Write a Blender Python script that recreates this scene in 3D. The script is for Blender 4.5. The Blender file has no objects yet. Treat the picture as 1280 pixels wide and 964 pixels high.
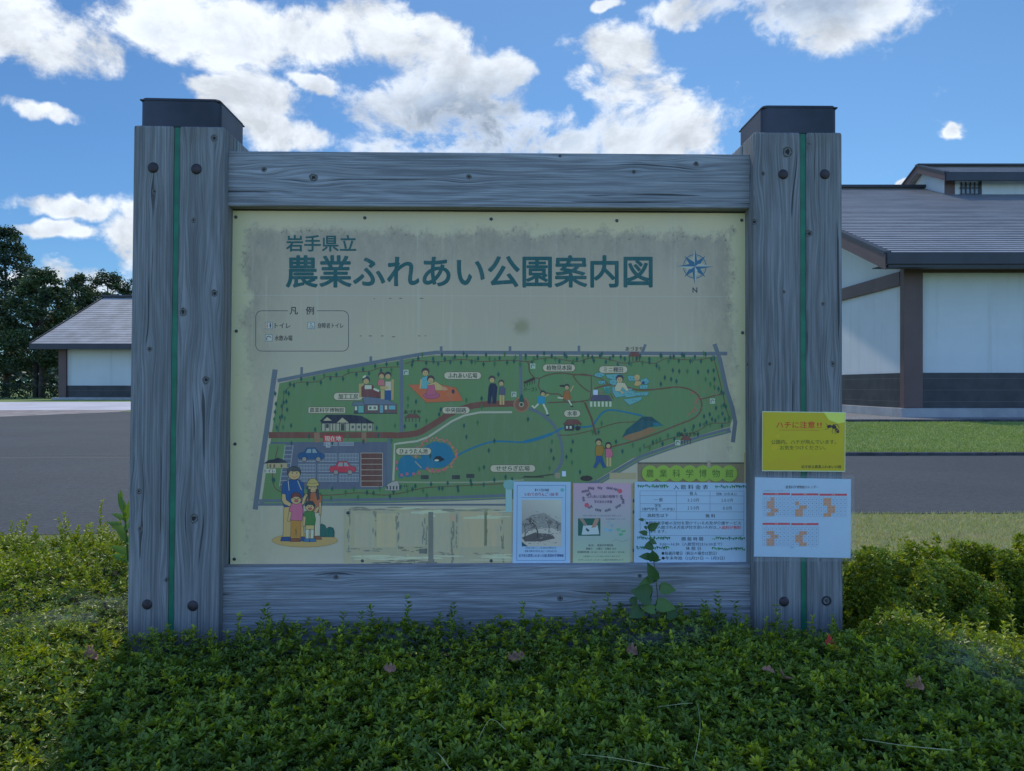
import bpy, bmesh, math, random
import numpy as np
from mathutils import Vector, Matrix
from mathutils.geometry import tessellate_polygon

R = math.radians
sc = bpy.context.scene
COL = sc.collection
F = 925.0                       # focal length in photo pixels (1280 wide)
CX, CY = 640.0, 482.0
EYE = 1.5
D0 = 2.70                       # distance to the front of the sign posts
YAW = R(1.2)

# ------------------------------------------------------------ camera
cam = bpy.data.cameras.new('camera'); camo = bpy.data.objects.new('camera', cam)
COL.objects.link(camo); sc.camera = camo
camo.location = (0, 0, EYE); camo.rotation_euler = (R(90), 0, 0)
cam.sensor_width = 36; cam.lens = F/1280*36
cam.clip_start = .02; cam.clip_end = 6000

# ------------------------------------------------------------ light
SUN_EL, SUN_AZ = 52.0, -17.0    # azimuth from straight ahead (+Y), negative = to the left
SKY_STRENGTH, SUN_STRENGTH = 0.108, 2.0
sc.view_settings.view_transform = 'Standard'; sc.view_settings.look = 'None'
sc.view_settings.gamma = 1; sc.view_settings.use_curve_mapping = False
sc.view_settings.exposure = 0.25
sd = Vector((math.sin(R(SUN_AZ))*math.cos(R(SUN_EL)), math.cos(R(SUN_AZ))*math.cos(R(SUN_EL)), math.sin(R(SUN_EL))))
sl = bpy.data.lights.new('sun', 'SUN'); sl.energy = SUN_STRENGTH; sl.angle = R(1.5); sl.color = (1, .94, .84)
so = bpy.data.objects.new('sun', sl); COL.objects.link(so)
so.rotation_euler = sd.to_track_quat('Z', 'Y').to_euler()

# ------------------------------------------------------------ node helper
class NT:
    def __init__(s, tree): s.t = tree; s.n = tree.nodes; s.l = tree.links
    def node(s, typ, **kw):
        n = s.n.new(typ)
        for k, v in kw.items(): setattr(n, k, v)
        return n
    def put(s, sock, v):
        if v is None: return
        if hasattr(v, 'is_output'): s.l.new(v, sock)
        else: sock.default_value = v
    def m(s, op, a, b=None, c=None, clamp=False):
        n = s.node('ShaderNodeMath', operation=op); n.use_clamp = clamp
        for i, v in enumerate((a, b, c)): s.put(n.inputs[i], v)
        return n.outputs[0]
    def sep(s, v):
        n = s.node('ShaderNodeSeparateXYZ'); s.put(n.inputs[0], v); return n.outputs
    def comb(s, x=0., y=0., z=0.):
        n = s.node('ShaderNodeCombineXYZ')
        for i, v in enumerate((x, y, z)): s.put(n.inputs[i], v)
        return n.outputs[0]
    def noise(s, vec, scale, detail=4., rough=.55, dist=0., col=False, dim='3D'):
        n = s.node('ShaderNodeTexNoise', noise_dimensions=dim); s.put(n.inputs['Vector'], vec)
        s.put(n.inputs['Scale'], scale); s.put(n.inputs['Detail'], detail); s.put(n.inputs['Roughness'], rough); s.put(n.inputs['Distortion'], dist)
        return n.outputs['Color' if col else 'Fac']
    def smooth(s, v, a, b, lo=0., hi=1.):
        n = s.node('ShaderNodeMapRange', interpolation_type='SMOOTHSTEP'); s.put(n.inputs['Value'], v)
        n.inputs['From Min'].default_value = a; n.inputs['From Max'].default_value = b
        n.inputs['To Min'].default_value = lo; n.inputs['To Max'].default_value = hi
        return n.outputs[0]
    def mix(s, f, a, b, mode='MIX'):
        n = s.node('ShaderNodeMix', data_type='RGBA', blend_type=mode); n.clamp_factor = True
        s.put(n.inputs[0], f)
        for i, v in ((6, a), (7, b)):
            s.put(n.inputs[i], v if hasattr(v, 'is_output') else (*v, 1) if len(v) == 3 else v)
        return n.outputs[2]
    def vscale(s, v, sc_):
        n = s.node('ShaderNodeVectorMath', operation='MULTIPLY'); s.put(n.inputs[0], v); s.put(n.inputs[1], sc_); return n.outputs[0]
    def bump(s, h, strength=.3, dist=.01):
        n = s.node('ShaderNodeBump'); n.inputs['Strength'].default_value = strength; n.inputs['Distance'].default_value = dist
        s.put(n.inputs['Height'], h); return n.outputs[0]

def mat(name):
    m = bpy.data.materials.new(name); m.use_nodes = True
    nt = NT(m.node_tree); b = nt.n['Principled BSDF']
    return m, nt, b
def coords(nt, which='Object'): return nt.node('ShaderNodeTexCoord').outputs[which]

# ------------------------------------------------------------ world: Nishita sky with procedural clouds
w = bpy.data.worlds.new('World'); sc.world = w; w.use_nodes = True
nt = NT(w.node_tree); bg = nt.n['Background']
sky = nt.node('ShaderNodeTexSky', sky_type='NISHITA'); sky.sun_disc = False
sky.sun_elevation = R(SUN_EL); sky.sun_rotation = R(SUN_AZ); sky.air_density = 1.0; sky.dust_density = .4; sky.ozone_density = 2.0
sky.altitude = 100
gen = coords(nt, 'Generated')
x, y, z = nt.sep(gen)
az = nt.m('ARCTAN2', x, y); el = nt.m('ARCSINE', z)
w1 = nt.noise(gen, 5.0, 5, .6, col=True); w1r, w1g, w1b = nt.sep(w1)
az = nt.m('ADD', az, nt.m('MULTIPLY', nt.m('SUBTRACT', w1r, .5), .16)); el = nt.m('ADD', el, nt.m('MULTIPLY', nt.m('SUBTRACT', w1g, .5), .10))
n1 = nt.noise(nt.vscale(gen, (1, 1, 1.5)), 8.0, 8, .62, .3)
n1b = nt.noise(nt.vscale(gen, (1, 1, 1.5)), 8.0, 8, .62, .3); _t = n1b.node; _mv = nt.node('ShaderNodeVectorMath', operation='ADD'); nt.l.new(gen, _mv.inputs[0]); _mv.inputs[1].default_value = (-.006, 0, .022)
nt.l.new(nt.vscale(_mv.outputs[0], (1, 1, 1.5)), _t.inputs['Vector'])
n2 = nt.noise(gen, 22.0, 7, .65, .6)
n3 = nt.noise(nt.vscale(gen, (1, 1, 5)), 13.0, 5, .6, .2)
def blob_px(px, py, rx, ry, wgt=1.0):
    a = math.atan((px-CX)/F); e = math.atan((CY-py)/math.hypot(F, px-CX))
    return a, e, rx/F*math.cos(a)**2, ry/F*math.cos(a), wgt
BL = [(20,35,100,48),(95,55,60,32),(225,22,95,42),(300,45,80,46),(390,45,70,40),(440,20,60,36),(480,60,60,40),(540,95,85,48),(500,150,85,62),(585,155,125,72),(520,60,55,34),
      (640,98,66,24),(655,175,100,48),(715,188,80,30),(790,78,66,38),(800,125,72,54),(795,175,92,44),(745,110,30,22),
      (880,2,60,22),(1000,0,75,36),(1090,5,95,46),(1040,30,70,38),
      (45,138,42,16),(300,140,66,36),(350,175,60,24),(262,112,45,16),(60,254,58,12),(38,279,46,12),(138,298,38,38),(85,348,74,26),(150,268,26,12),
      (1190,174,22,12),(780,5,20,8),(1122,250,26,6),(380,112,26,12),
      (-250,120,200,60),(-350,300,180,40),(1550,90,160,50),(1650,260,200,40),(300,-180,260,70),(900,-260,300,80)]
dens = None
for (px_, py_, rx_, ry_) in BL:
    a, e, ra, re, _ = blob_px(px_, py_, rx_, ry_)
    da = nt.m('DIVIDE', nt.m('SUBTRACT', az, a), ra); de = nt.m('DIVIDE', nt.m('SUBTRACT', el, e), re)
    r2 = nt.m('ADD', nt.m('MULTIPLY', da, da), nt.m('MULTIPLY', de, de))
    v = nt.m('DIVIDE', 1.0, nt.m('ADD', 1.0, nt.m('MULTIPLY', r2, r2)))
    dens = v if dens is None else nt.m('SMOOTH_MAX', dens, v, .18)
# free-standing cumulus over the rest of the sky, away from the modelled view
far = nt.smooth(nt.noise(nt.vscale(gen, (1, 1, 2.2)), 3.2, 5, .6), .52, .70, 0, .9)
away = nt.smooth(nt.m('ABSOLUTE', az), .75, 1.2)
dens = nt.m('MAXIMUM', dens, nt.m('MULTIPLY', far, away))
nz = nt.m('ADD', nt.m('MULTIPLY', n1, 2.1), nt.m('MULTIPLY', nt.m('SUBTRACT', n2, .5), .95))
nz = nt.m('ADD', nz, nt.m('MULTIPLY', nt.m('SUBTRACT', n3, .5), .35))
dd = nt.m('ADD', dens, nt.m('SUBTRACT', nz, 1.15))
alpha = nt.smooth(dd, .36, .86)
puff = nt.m('ADD', nt.m('MULTIPLY', nt.m('SUBTRACT', n1, .5), .55), nt.m('MULTIPLY', nt.m('SUBTRACT', n2, .5), .35))
ca, ce, cra, cre, _ = blob_px(600, 168, 165, 55)
da = nt.m('DIVIDE', nt.m('SUBTRACT', az, ca), cra); de = nt.m('DIVIDE', nt.m('SUBTRACT', el, ce), cre)
low = nt.m('EXPONENT', nt.m('MULTIPLY', nt.m('ADD', nt.m('MULTIPLY', da, da), nt.m('MULTIPLY', de, de)), -1.))
ca, ce, cra, cre, _ = blob_px(1010, -5, 130, 40)
da = nt.m('DIVIDE', nt.m('SUBTRACT', az, ca), cra); de = nt.m('DIVIDE', nt.m('SUBTRACT', el, ce), cre)
low = nt.m('MAXIMUM', low, nt.m('EXPONENT', nt.m('MULTIPLY', nt.m('ADD', nt.m('MULTIPLY', da, da), nt.m('MULTIPLY', de, de)), -1.)))
core = nt.m('ADD', nt.m('MULTIPLY', nt.smooth(nt.m('ADD', dd, puff), .80, 1.75), .45), nt.m('MULTIPLY', low, nt.smooth(nt.m('ADD', dd, puff), .50, .95, 0, 1.15)), clamp=True)
CW = 11.3
ccol = nt.mix(core, (CW*.97, CW*1.0, CW*1.04), (CW*.46, CW*.55, CW*.68))
up = nt.m('GREATER_THAN', z, -0.02)
# sky behind the viewer is boosted as added fill light; front half is dimmed
back = nt.smooth(y, .35, -.25)
skyc = nt.mix(1.0, sky.outputs[0], nt.mix(back, nt.mix(nt.smooth(nt.m('ARCTAN2', x, y), -.6, .6), (.31, .52, .72), (.60, .88, 1.06)), (1.32, 1.72, 2.28)), 'MULTIPLY')
relief = nt.m('ADD', 1.0, nt.m('MULTIPLY', nt.m('SUBTRACT', n1, n1b), 1.7)); relief = nt.m('MINIMUM', nt.m('MAXIMUM', relief, .80), 1.16)
ccol = nt.mix(1.0, ccol, nt.comb(relief, relief, relief), 'MULTIPLY')
ccol = nt.mix(1.0, ccol, nt.mix(back, (.62, .64, .66), (1.0, 1.12, 1.25)), 'MULTIPLY')
nt.l.new(nt.mix(nt.m('MULTIPLY', alpha, nt.m('MULTIPLY', up, .96)), skyc, ccol), bg.inputs['Color'])
bg.inputs['Strength'].default_value = SKY_STRENGTH

# ------------------------------------------------------------ object helpers
def tag(o, label=None, cat=None, group=None, kind=None):
    if label: o['label'] = label
    if cat: o['category'] = cat
    if group: o['group'] = group
    if kind: o['kind'] = kind
    return o
def empty(name, loc=(0, 0, 0), rot=(0, 0, 0), parent=None):
    o = bpy.data.objects.new(name, None); COL.objects.link(o); o.location = loc; o.rotation_euler = rot
    o.empty_display_size = .1
    if parent: o.parent = parent
    return o
def link(name, me, m=None, parent=None, smooth=False, loc=None, rot=None):
    o = bpy.data.objects.new(name, me); COL.objects.link(o)
    if m: me.materials.append(m)
    if parent: o.parent = parent
    if loc: o.location = loc
    if rot: o.rotation_euler = rot
    if smooth: me.polygons.foreach_set('use_smooth', [True]*len(me.polygons))
    return o
class MB:
    """collects verts and faces for ONE mesh object"""
    def __init__(s): s.v = []; s.f = []
    def add(s, vs, fs):
        o = len(s.v); s.v += [tuple(p) for p in vs]; s.f += [tuple(i+o for i in f) for f in fs]; return s
    def box(s, x0, x1, y0, y1, z0, z1, bev=0., seg=2):
        bm = bmesh.new(); bmesh.ops.create_cube(bm, size=1)
        for v in bm.verts: v.co = ((x0+x1)/2+v.co.x*(x1-x0), (y0+y1)/2+v.co.y*(y1-y0), (z0+z1)/2+v.co.z*(z1-z0))
        if bev: bmesh.ops.bevel(bm, geom=bm.edges[:], offset=bev, segments=seg, profile=.6, affect='EDGES')
        bm.verts.index_update()
        s.add([v.co[:] for v in bm.verts], [[v.index for v in f.verts] for f in bm.faces]); bm.free(); return s
    def prism(s, pts, axis, a, b):
        """closed profile pts (2D) extruded along axis from a to b; profile axes are the other two in order"""
        def P(p, t):
            q = list(p); q.insert(axis, t); return q
        n = len(pts); vs = [P(p, a) for p in pts]+[P(p, b) for p in pts]
        tris = tessellate_polygon([[Vector((p[0], p[1], 0)) for p in pts]])
        fs = [tuple(t) for t in tris]+[tuple(i+n for i in reversed(t)) for t in tris]
        fs += [(i, (i+1) % n, (i+1) % n+n, i+n) for i in range(n)]
        return s.add(vs, fs)
    def tube(s, pts, radii, n=8, cap=True):
        pts = [Vector(p) for p in pts]; rings = []; o = []
        for i, p in enumerate(pts):
            d = (pts[min(i+1, len(pts)-1)]-pts[max(i-1, 0)]).normalized()
            a = d.orthogonal().normalized() if i == 0 else (o[-1]-d*o[-1].dot(d)).normalized()
            o.append(a); b = d.cross(a); r = radii[i] if hasattr(radii, '__len__') else radii
            rings += [p+(a*math.cos(t)+b*math.sin(t))*r for t in [k*2*math.pi/n for k in range(n)]]
        fs = [(i*n+k, i*n+(k+1) % n, (i+1)*n+(k+1) % n, (i+1)*n+k) for i in range(len(pts)-1) for k in range(n)]
        if cap: fs += [tuple(reversed(range(n))), tuple(range((len(pts)-1)*n, len(pts)*n))]
        return s.add(rings, fs)
    def dome(s, c, nrm, r, h, n=20, rings=4):
        nrm = Vector(nrm).normalized(); a = nrm.orthogonal().normalized(); b = nrm.cross(a); c = Vector(c); vs = []
        for i in range(rings):
            t = i/rings*math.pi/2; rr = r*math.cos(t); hh = h*math.sin(t)
            vs += [c+nrm*hh+(a*math.cos(k*2*math.pi/n)+b*math.sin(k*2*math.pi/n))*rr for k in range(n)]
        vs.append(c+nrm*h)
        fs = [(i*n+k, i*n+(k+1) % n, (i+1)*n+(k+1) % n, (i+1)*n+k) for i in range(rings-1) for k in range(n)]
        fs += [((rings-1)*n+k, (rings-1)*n+(k+1) % n, rings*n) for k in range(n)]
        return s.add(vs, fs)
    def mesh(s, name):
        me = bpy.data.meshes.new(name); me.from_pydata(s.v, [], s.f)
        bm = bmesh.new(); bm.from_mesh(me); bmesh.ops.recalc_face_normals(bm, faces=bm.faces[:]); bm.to_mesh(me); bm.free()
        return me
    def build(s, name, m, parent=None, smooth=False, **kw):
        return link(name, s.mesh(name), m, parent, smooth, **kw)
def np_mesh(name, V, Fc, nper, colors=None):
    """V (n,3) verts, Fc (m,nper) faces, colours per vertex"""
    me = bpy.data.meshes.new(name); V = np.asarray(V, np.float32); Fc = np.asarray(Fc, np.int32)
    me.vertices.add(len(V)); me.vertices.foreach_set('co', V.ravel())
    me.loops.add(Fc.size); me.loops.foreach_set('vertex_index', Fc.ravel())
    me.polygons.add(len(Fc)); me.polygons.foreach_set('loop_start', np.arange(0, Fc.size, nper, dtype=np.int32))
    me.update(calc_edges=True)
    if colors is not None:
        at = me.color_attributes.new('Col', 'FLOAT_COLOR', 'POINT')
        c4 = np.ones((len(V), 4), np.float32); c4[:, :3] = colors; at.data.foreach_set('color', c4.ravel())
    return me

# ------------------------------------------------------------ materials
def simple(name, col, rough=.6, metal=0., nscale=None, namp=.15, bump=0., bscale=200):
    m, nt, b = mat(name)
    b.inputs['Roughness'].default_value = rough; b.inputs['Metallic'].default_value = metal
    c = coords(nt)
    n = nt.noise(c, nscale or 6., 5)
    lo = tuple(v*(1-namp) for v in col); hi = tuple(min(1, v*(1+namp)) for v in col)
    nt.l.new(nt.mix(nt.smooth(n, .3, .7), lo, hi), b.inputs['Base Color'])
    if bump: nt.l.new(nt.bump(nt.noise(c, bscale, 3), bump, .004), b.inputs['Normal'])
    return m

def wood(name, along, seed, knots, c0=(.19, .186, .178), c1=(.445, .44, .43), freq=26., fine=1.0, dark=1.0):
    """weathered timber: grain runs along an axis and bows round the knots; object coordinates in metres"""
    m, nt, b = mat(name); co = coords(nt); X, Y, Z = nt.sep(co)
    if along == 'z': u = Z; v = nt.m('ADD', X, nt.m('MULTIPLY', Y, .83))
    else: u = X; v = nt.m('ADD', Z, nt.m('MULTIPLY', Y, .83))
    kd = None; vv = v
    for (ku, kv, kr) in knots:
        du = nt.m('DIVIDE', nt.m('SUBTRACT', u, ku), kr*7); dv0 = nt.m('SUBTRACT', v, kv); dv = nt.m('DIVIDE', dv0, kr*2.6)
        g = nt.m('EXPONENT', nt.m('MULTIPLY', nt.m('ADD', nt.m('MULTIPLY', du, du), nt.m('MULTIPLY', dv, dv)), -1.))
        vv = nt.m('SUBTRACT', vv, nt.m('MULTIPLY', nt.m('MULTIPLY', dv0, g), .85))
        du2 = nt.m('DIVIDE', nt.m('SUBTRACT', u, ku), kr*1.15); dv2 = nt.m('DIVIDE', dv0, kr)
        q = nt.m('SQRT', nt.m('ADD', nt.m('MULTIPLY', du2, du2), nt.m('MULTIPLY', dv2, dv2)))
        kd = q if kd is None else nt.m('MINIMUM', kd, q)
    n1 = nt.noise(nt.comb(nt.m('MULTIPLY', u, 1.1), nt.m('MULTIPLY', v, 5.), float(seed)), 1., 3, .5)
    ph = nt.m('ADD', nt.m('MULTIPLY', vv, freq), nt.m('MULTIPLY', n1, 5.5))
    band = nt.m('ADD', nt.m('MULTIPLY', nt.m('SINE', nt.m('MULTIPLY', ph, 6.283)), .5), .5)
    band = nt.m('POWER', band, 1.6)
    fn = nt.noise(nt.comb(nt.m('MULTIPLY', u, 1.8), nt.m('MULTIPLY', vv, 170.*fine), float(seed)+5), 1., 3, .6)
    fn2 = nt.noise(nt.comb(nt.m('MULTIPLY', u, 4.), nt.m('MULTIPLY', vv, 420.), float(seed)+8), 1., 2, .6)
    bl = nt.noise(nt.comb(nt.m('MULTIPLY', u, 1.6), nt.m('MULTIPLY', v, 11.), float(seed)+9), 1., 4, .6)
    fn3 = nt.noise(nt.comb(nt.m('MULTIPLY', u, 2.2), nt.m('MULTIPLY', vv, 120.), float(seed)+31), 1., 5, .75)
    t = nt.m('ADD', nt.m('MULTIPLY', band, .20), nt.m('ADD', nt.m('MULTIPLY', nt.smooth(fn, .40, .60), .42), nt.m('MULTIPLY', nt.smooth(bl, .36, .66), .28)))
    t = nt.m('ADD', t, nt.m('MULTIPLY', nt.m('SUBTRACT', fn2, .5), .7)); t = nt.m('ADD', t, nt.m('MULTIPLY', nt.m('SUBTRACT', fn3, .5), .9), clamp=True)
    cq = nt.noise(nt.comb(nt.m('MULTIPLY', u, .55), nt.m('MULTIPLY', vv, 13.), float(seed)+60), 1., 2, .45)
    fr = nt.m('FRACT', nt.m('MULTIPLY', cq, 26. if along == 'x' else 20.))
    gl = nt.m('MULTIPLY', nt.smooth(nt.m('ABSOLUTE', nt.m('SUBTRACT', fr, .5)), .10, .34, 1., 0.), nt.smooth(bl, .3, .6, .35, 1.))
    t = nt.m('SUBTRACT', t, nt.m('MULTIPLY', gl, .20 if along == 'x' else .12), clamp=True)
    col = nt.mix(t, tuple(a*dark for a in c0), tuple(a*dark for a in c1))
    # long drying cracks
    ck = nt.noise(nt.comb(nt.m('MULTIPLY', u, 1.3), nt.m('MULTIPLY', vv, 58.), float(seed)+20), 1., 2, .5)
    crack = nt.smooth(ck, .665, .69)
    ck2 = nt.smooth(nt.noise(nt.comb(nt.m('MULTIPLY', u, 3.5), nt.m('MULTIPLY', vv, 210.), float(seed)+40), 1., 3, .6), .64, .70)
    col = nt.mix(nt.m('MULTIPLY', ck2, .55), col, (.07, .07, .07))
    col = nt.mix(nt.m('MULTIPLY', crack, .8), col, (.035, .034, .033))
    # green-brown weather stains
    st = nt.smooth(nt.noise(co, 3.5, 5, .6), .56, .72)
    col = nt.mix(nt.m('MULTIPLY', st, .38), col, (.15, .135, .09))
    h = nt.m('SUBTRACT', t, nt.m('MULTIPLY', crack, 1.5))
    if kd is not None:
        kd = nt.m('ADD', kd, nt.m('MULTIPLY', nt.m('SUBTRACT', nt.noise(co, 75., 3, .6), .5), .9))
        ring = nt.m('ADD', nt.m('MULTIPLY', nt.m('SINE', nt.m('MULTIPLY', kd, 16.)), .5), .5)
        kcol = nt.mix(ring, (.06, .055, .05), (.24, .225, .20))
        col = nt.mix(nt.smooth(kd, 1.05, .8), col, kcol)
        col = nt.mix(nt.smooth(kd, .42, .28), col, (.03, .028, .026))
        h = nt.m('SUBTRACT', h, nt.m('MULTIPLY', nt.smooth(kd, .5, .3), 1.5))
    nt.l.new(col, b.inputs['Base Color']); b.inputs['Roughness'].default_value = .85
    nt.l.new(nt.bump(h, .55, .004), b.inputs['Normal'])
    return m

def leafmat(name, trans=.35, rough=.45, hueamp=0.12):
    m, nt, b = mat(name)
    a = nt.node('ShaderNodeAttribute', attribute_name='Col').outputs['Color']
    n = nt.noise(coords(nt), 30., 2)
    col = nt.mix(nt.m('MULTIPLY', n, hueamp), a, (.30, .30, .06))
    nt.l.new(col, b.inputs['Base Color']); b.inputs['Roughness'].default_value = rough
    tr = nt.node('ShaderNodeBsdfTranslucent'); nt.l.new(nt.mix(1., col, (1.05, 1.12, .5), 'MULTIPLY'), tr.inputs['Color'])
    mx = nt.node('ShaderNodeMixShader'); mx.inputs[0].default_value = trans
    nt.l.new(b.outputs[0], mx.inputs[1]); nt.l.new(tr.outputs[0], mx.inputs[2])
    nt.l.new(mx.outputs[0], nt.n['Material Output'].inputs['Surface'])
    return m

def printmat(name, rough=.55, fade=.12, nscale=30., streak=True):
    """flat printed ink: colour from the mesh, worn a little"""
    m, nt, b = mat(name); co = coords(nt)
    a = nt.node('ShaderNodeAttribute', attribute_name='Col').outputs['Color']
    col = a
    if streak:
        s_ = nt.noise(nt.vscale(co, (9, 1, 1.6)), 6., 5, .65)
        col = nt.mix(nt.smooth(s_, .42, .72, 0, fade*2.2), a, (.42, .42, .34))
        s2 = nt.noise(co, nscale*7, 3, .6)
        col = nt.mix(nt.smooth(s2, .60, .72, 0, fade*2), col, (.45, .45, .38))
    nt.l.new(col, b.inputs['Base Color']); b.inputs['Roughness'].default_value = rough
    return m
# ============================================================ ground
def gh(x, y):
    """ground height: flat, rising a little on the far left"""
    t = min(max((y-30)/18, 0), 1); t = t*t*(3-2*t); s = min(max((-2-x)/14, 0), 1); s = s*s*(3-2*s)
    return .42*t*s
def sheet(name, m, off, xs, ys, fn=None):
    """fn(x, y)->bool keep; sheet follows the ground at height off"""
    xs = np.asarray(xs, float); ys = np.asarray(ys, float)
    V = [(x, y, gh(x, y)+off) for y in ys for x in xs]; nx = len(xs)
    Fc = [(j*nx+i, j*nx+i+1, (j+1)*nx+i+1, (j+1)*nx+i) for j in range(len(ys)-1) for i in range(nx-1)]
    me = bpy.data.meshes.new(name); me.from_pydata(V, [], Fc)
    return tag(link(name, me, m), kind='structure')
def strip(name, m, off, near, farr):
    """sheet between two polylines (same count), subdivided"""
    V = []; Fc = []; K = 12; n = len(near)
    for i in range(n):
        for k in range(K+1):
            t = k/K; x = near[i][0]*(1-t)+farr[i][0]*t; y = near[i][1]*(1-t)+farr[i][1]*t
            V.append((x, y, gh(x, y)+off))
    for i in range(n-1):
        for k in range(K): a = i*(K+1)+k; Fc.append((a, a+K+1, a+K+2, a+1))
    me = bpy.data.meshes.new(name); me.from_pydata(V, [], Fc)
    bm = bmesh.new(); bm.from_mesh(me); bmesh.ops.recalc_face_normals(bm, faces=bm.faces[:])
    for f in bm.faces:
        if f.normal.z < 0: f.normal_flip()
    bm.to_mesh(me); bm.free()
    return tag(link(name, me, m), kind='structure')

def grass_mat(name, c0, c1, c2, sc1=.35, sc2=6.):
    m, nt, b = mat(name); co = coords(nt)
    a = nt.smooth(nt.noise(co, sc1, 5, .6), .38, .62); f = nt.noise(co, sc2, 6, .7); g = nt.noise(co, 60., 4, .7)
    col = nt.mix(a, c0, c1); col = nt.mix(nt.smooth(f, .5, .7), col, c2)
    col = nt.mix(nt.smooth(g, .35, .65, 0, .55), col, tuple(v*.35 for v in c0))
    nt.l.new(col, b.inputs['Base Color']); b.inputs['Roughness'].default_value = .95
    nt.l.new(nt.bump(nt.m('ADD', g, f), .8, .05), b.inputs['Normal'])
    return m
M_lawn = grass_mat('lawn_green', (.24, .34, .08), (.30, .39, .11), (.36, .39, .15))
M_dry = grass_mat('lawn_dry', (.42, .38, .17), (.34, .40, .12), (.56, .50, .27), 1.6, 14.)

m, nt, b = mat('asphalt'); co = coords(nt); M_asph = m
a = nt.noise(co, .25, 5, .6); f = nt.noise(co, 55., 3, .8); v = nt.node('ShaderNodeTexVoronoi'); nt.put(v.inputs['Vector'], co); v.inputs['Scale'].default_value = 95
col = nt.mix(nt.smooth(a, .35, .65), (.044, .054, .057), (.062, .073, .076))
col = nt.mix(nt.smooth(f, .50, .72), col, (.10, .108, .112))
col = nt.mix(nt.smooth(v.outputs['Distance'], .0, .35, .5, 0), col, (.03, .03, .033))
# faint tyre tracks and a long cold joint across the carriageway
X, Y, Z = nt.sep(co)
wob = nt.m('MULTIPLY', nt.noise(nt.comb(nt.m('MULTIPLY', X, .35), 0., 0.), 1., 3), .5)
tr = nt.noise(nt.comb(nt.m('MULTIPLY', X, .06), nt.m('MULTIPLY', Y, .9), 3.), 1., 3, .5)
col = nt.mix(nt.smooth(tr, .5, .72, 0, .45), col, (.075, .073, .071))
onl = nt.smooth(X, -1., -4.)
col = nt.mix(nt.smooth(nt.noise(co, 16., 4, .75), .42, .62, 0, .5), col, (.030, .031, .034))
col = nt.mix(nt.smooth(nt.noise(co, 22., 3, .8), .56, .66, 0, .5), col, (.12, .128, .132))
col = nt.mix(nt.smooth(nt.noise(nt.vscale(co, (1, 2.5, 1)), 4.5, 5, .75), .45, .62, 0, .35), col, (.030, .034, .037))
jl = nt.m('ABSOLUTE', nt.m('SUBTRACT', nt.m('ADD', Y, wob), 15.6))
col = nt.mix(nt.m('MULTIPLY', onl, nt.smooth(jl, .16, .03, 0, .7)), col, (.10, .096, .092))
jd = nt.m('ABSOLUTE', nt.m('SUBTRACT', nt.m('ADD', Y, wob), 15.9))
col = nt.mix(nt.m('MULTIPLY', onl, nt.smooth(jd, .12, .03, 0, .6)), col, (.028, .028, .03))
nt.l.new(col, b.inputs['Base Color']); b.inputs['Roughness'].default_value = .9
nt.l.new(nt.bump(f, .6, .01), b.inputs['Normal'])
M_conc = simple('concrete', (.34, .34, .335), .85, nscale=1.3, namp=.12, bump=.2, bscale=60)
M_conc_pale = simple('pale_concrete', (.56, .53, .54), .85, nscale=.5, namp=.10, bump=.1)
M_dirt = simple('sandy_dirt', (.30, .25, .22), .95, nscale=1.5, namp=.25, bump=.4, bscale=30)
M_gravel = simple('gravel', (.22, .21, .20), .95, nscale=28., namp=.75, bump=.8, bscale=30)
M_curb = simple('dark_curb', (.055, .055, .058), .8, nscale=4., namp=.4, bump=.4, bscale=40)

xs = np.concatenate([[-3000, -800, -300, -120], np.linspace(-80, 80, 81), [120, 300, 800, 3000]])
ys = np.concatenate([[-300, -60, -20], np.linspace(-6, 100, 54), [140, 260, 700, 4000]])
sheet('ground', M_lawn, 0., xs, ys)
strip('verge', M_dry, .004, [(-14, -2), (-1.2, -2), (0, -2), (14, -2)], [(-14, 8.22), (-1.2, 8.35), (0, 8.5), (14, 8.75)])
# the road: carriageway that widens into a forecourt on the left
strip('road', M_asph, .010, [(-90, 6.6), (-40, 6.9), (-12, 7.15), (-4.5, 7.4), (2.0, 8.6)],
      [(-90, 25), (-40, 24.5), (-24.6, 33.0), (-19.9, 37.5), (2.0, 38.5)])
strip('side_road', M_asph, .010, [(2.0, 8.6), (14, 8.75), (60, 9.4)], [(2.0, 15.65), (14, 15.85), (60, 16.65)])
strip('lawn', M_lawn, .075, [(2.6, 15.74), (14, 15.94), (60, 16.74), (140, 18)], [(2.6, 120), (14, 120), (60, 120), (140, 120)])
strip('forecourt', M_conc_pale, .016, [(-90, 37.0), (-45, 38.0), (-30, 38.6), (-19.8, 38.8), (2.0, 39.0)], [(-90, 45.0), (-45, 47.0), (-30, 48.0), (-19.8, 48.5), (2.0, 48.5)])
strip('dirt_shoulder', M_dirt, .013, [(-90, 24.9), (-40, 24.4), (-24.4, 33.0), (-19.9, 37.4)], [(-90, 37.2), (-45, 38.2), (-30, 38.8), (-19.8, 38.9)])

# kerb stones along the far side of the road on the right
k = MB(); rnd = random.Random(4)
x0 = 2.7
while x0 < 60:
    L = 1.9; yk = 15.62+(x0-2.6)/57.4*1.0
    k.box(x0, x0+L-.03, yk, yk+.16, -.05, .085+rnd.uniform(-.012, .008), .015, 1); x0 += L
tag(k.build('kerb', M_curb), kind='structure')

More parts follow.
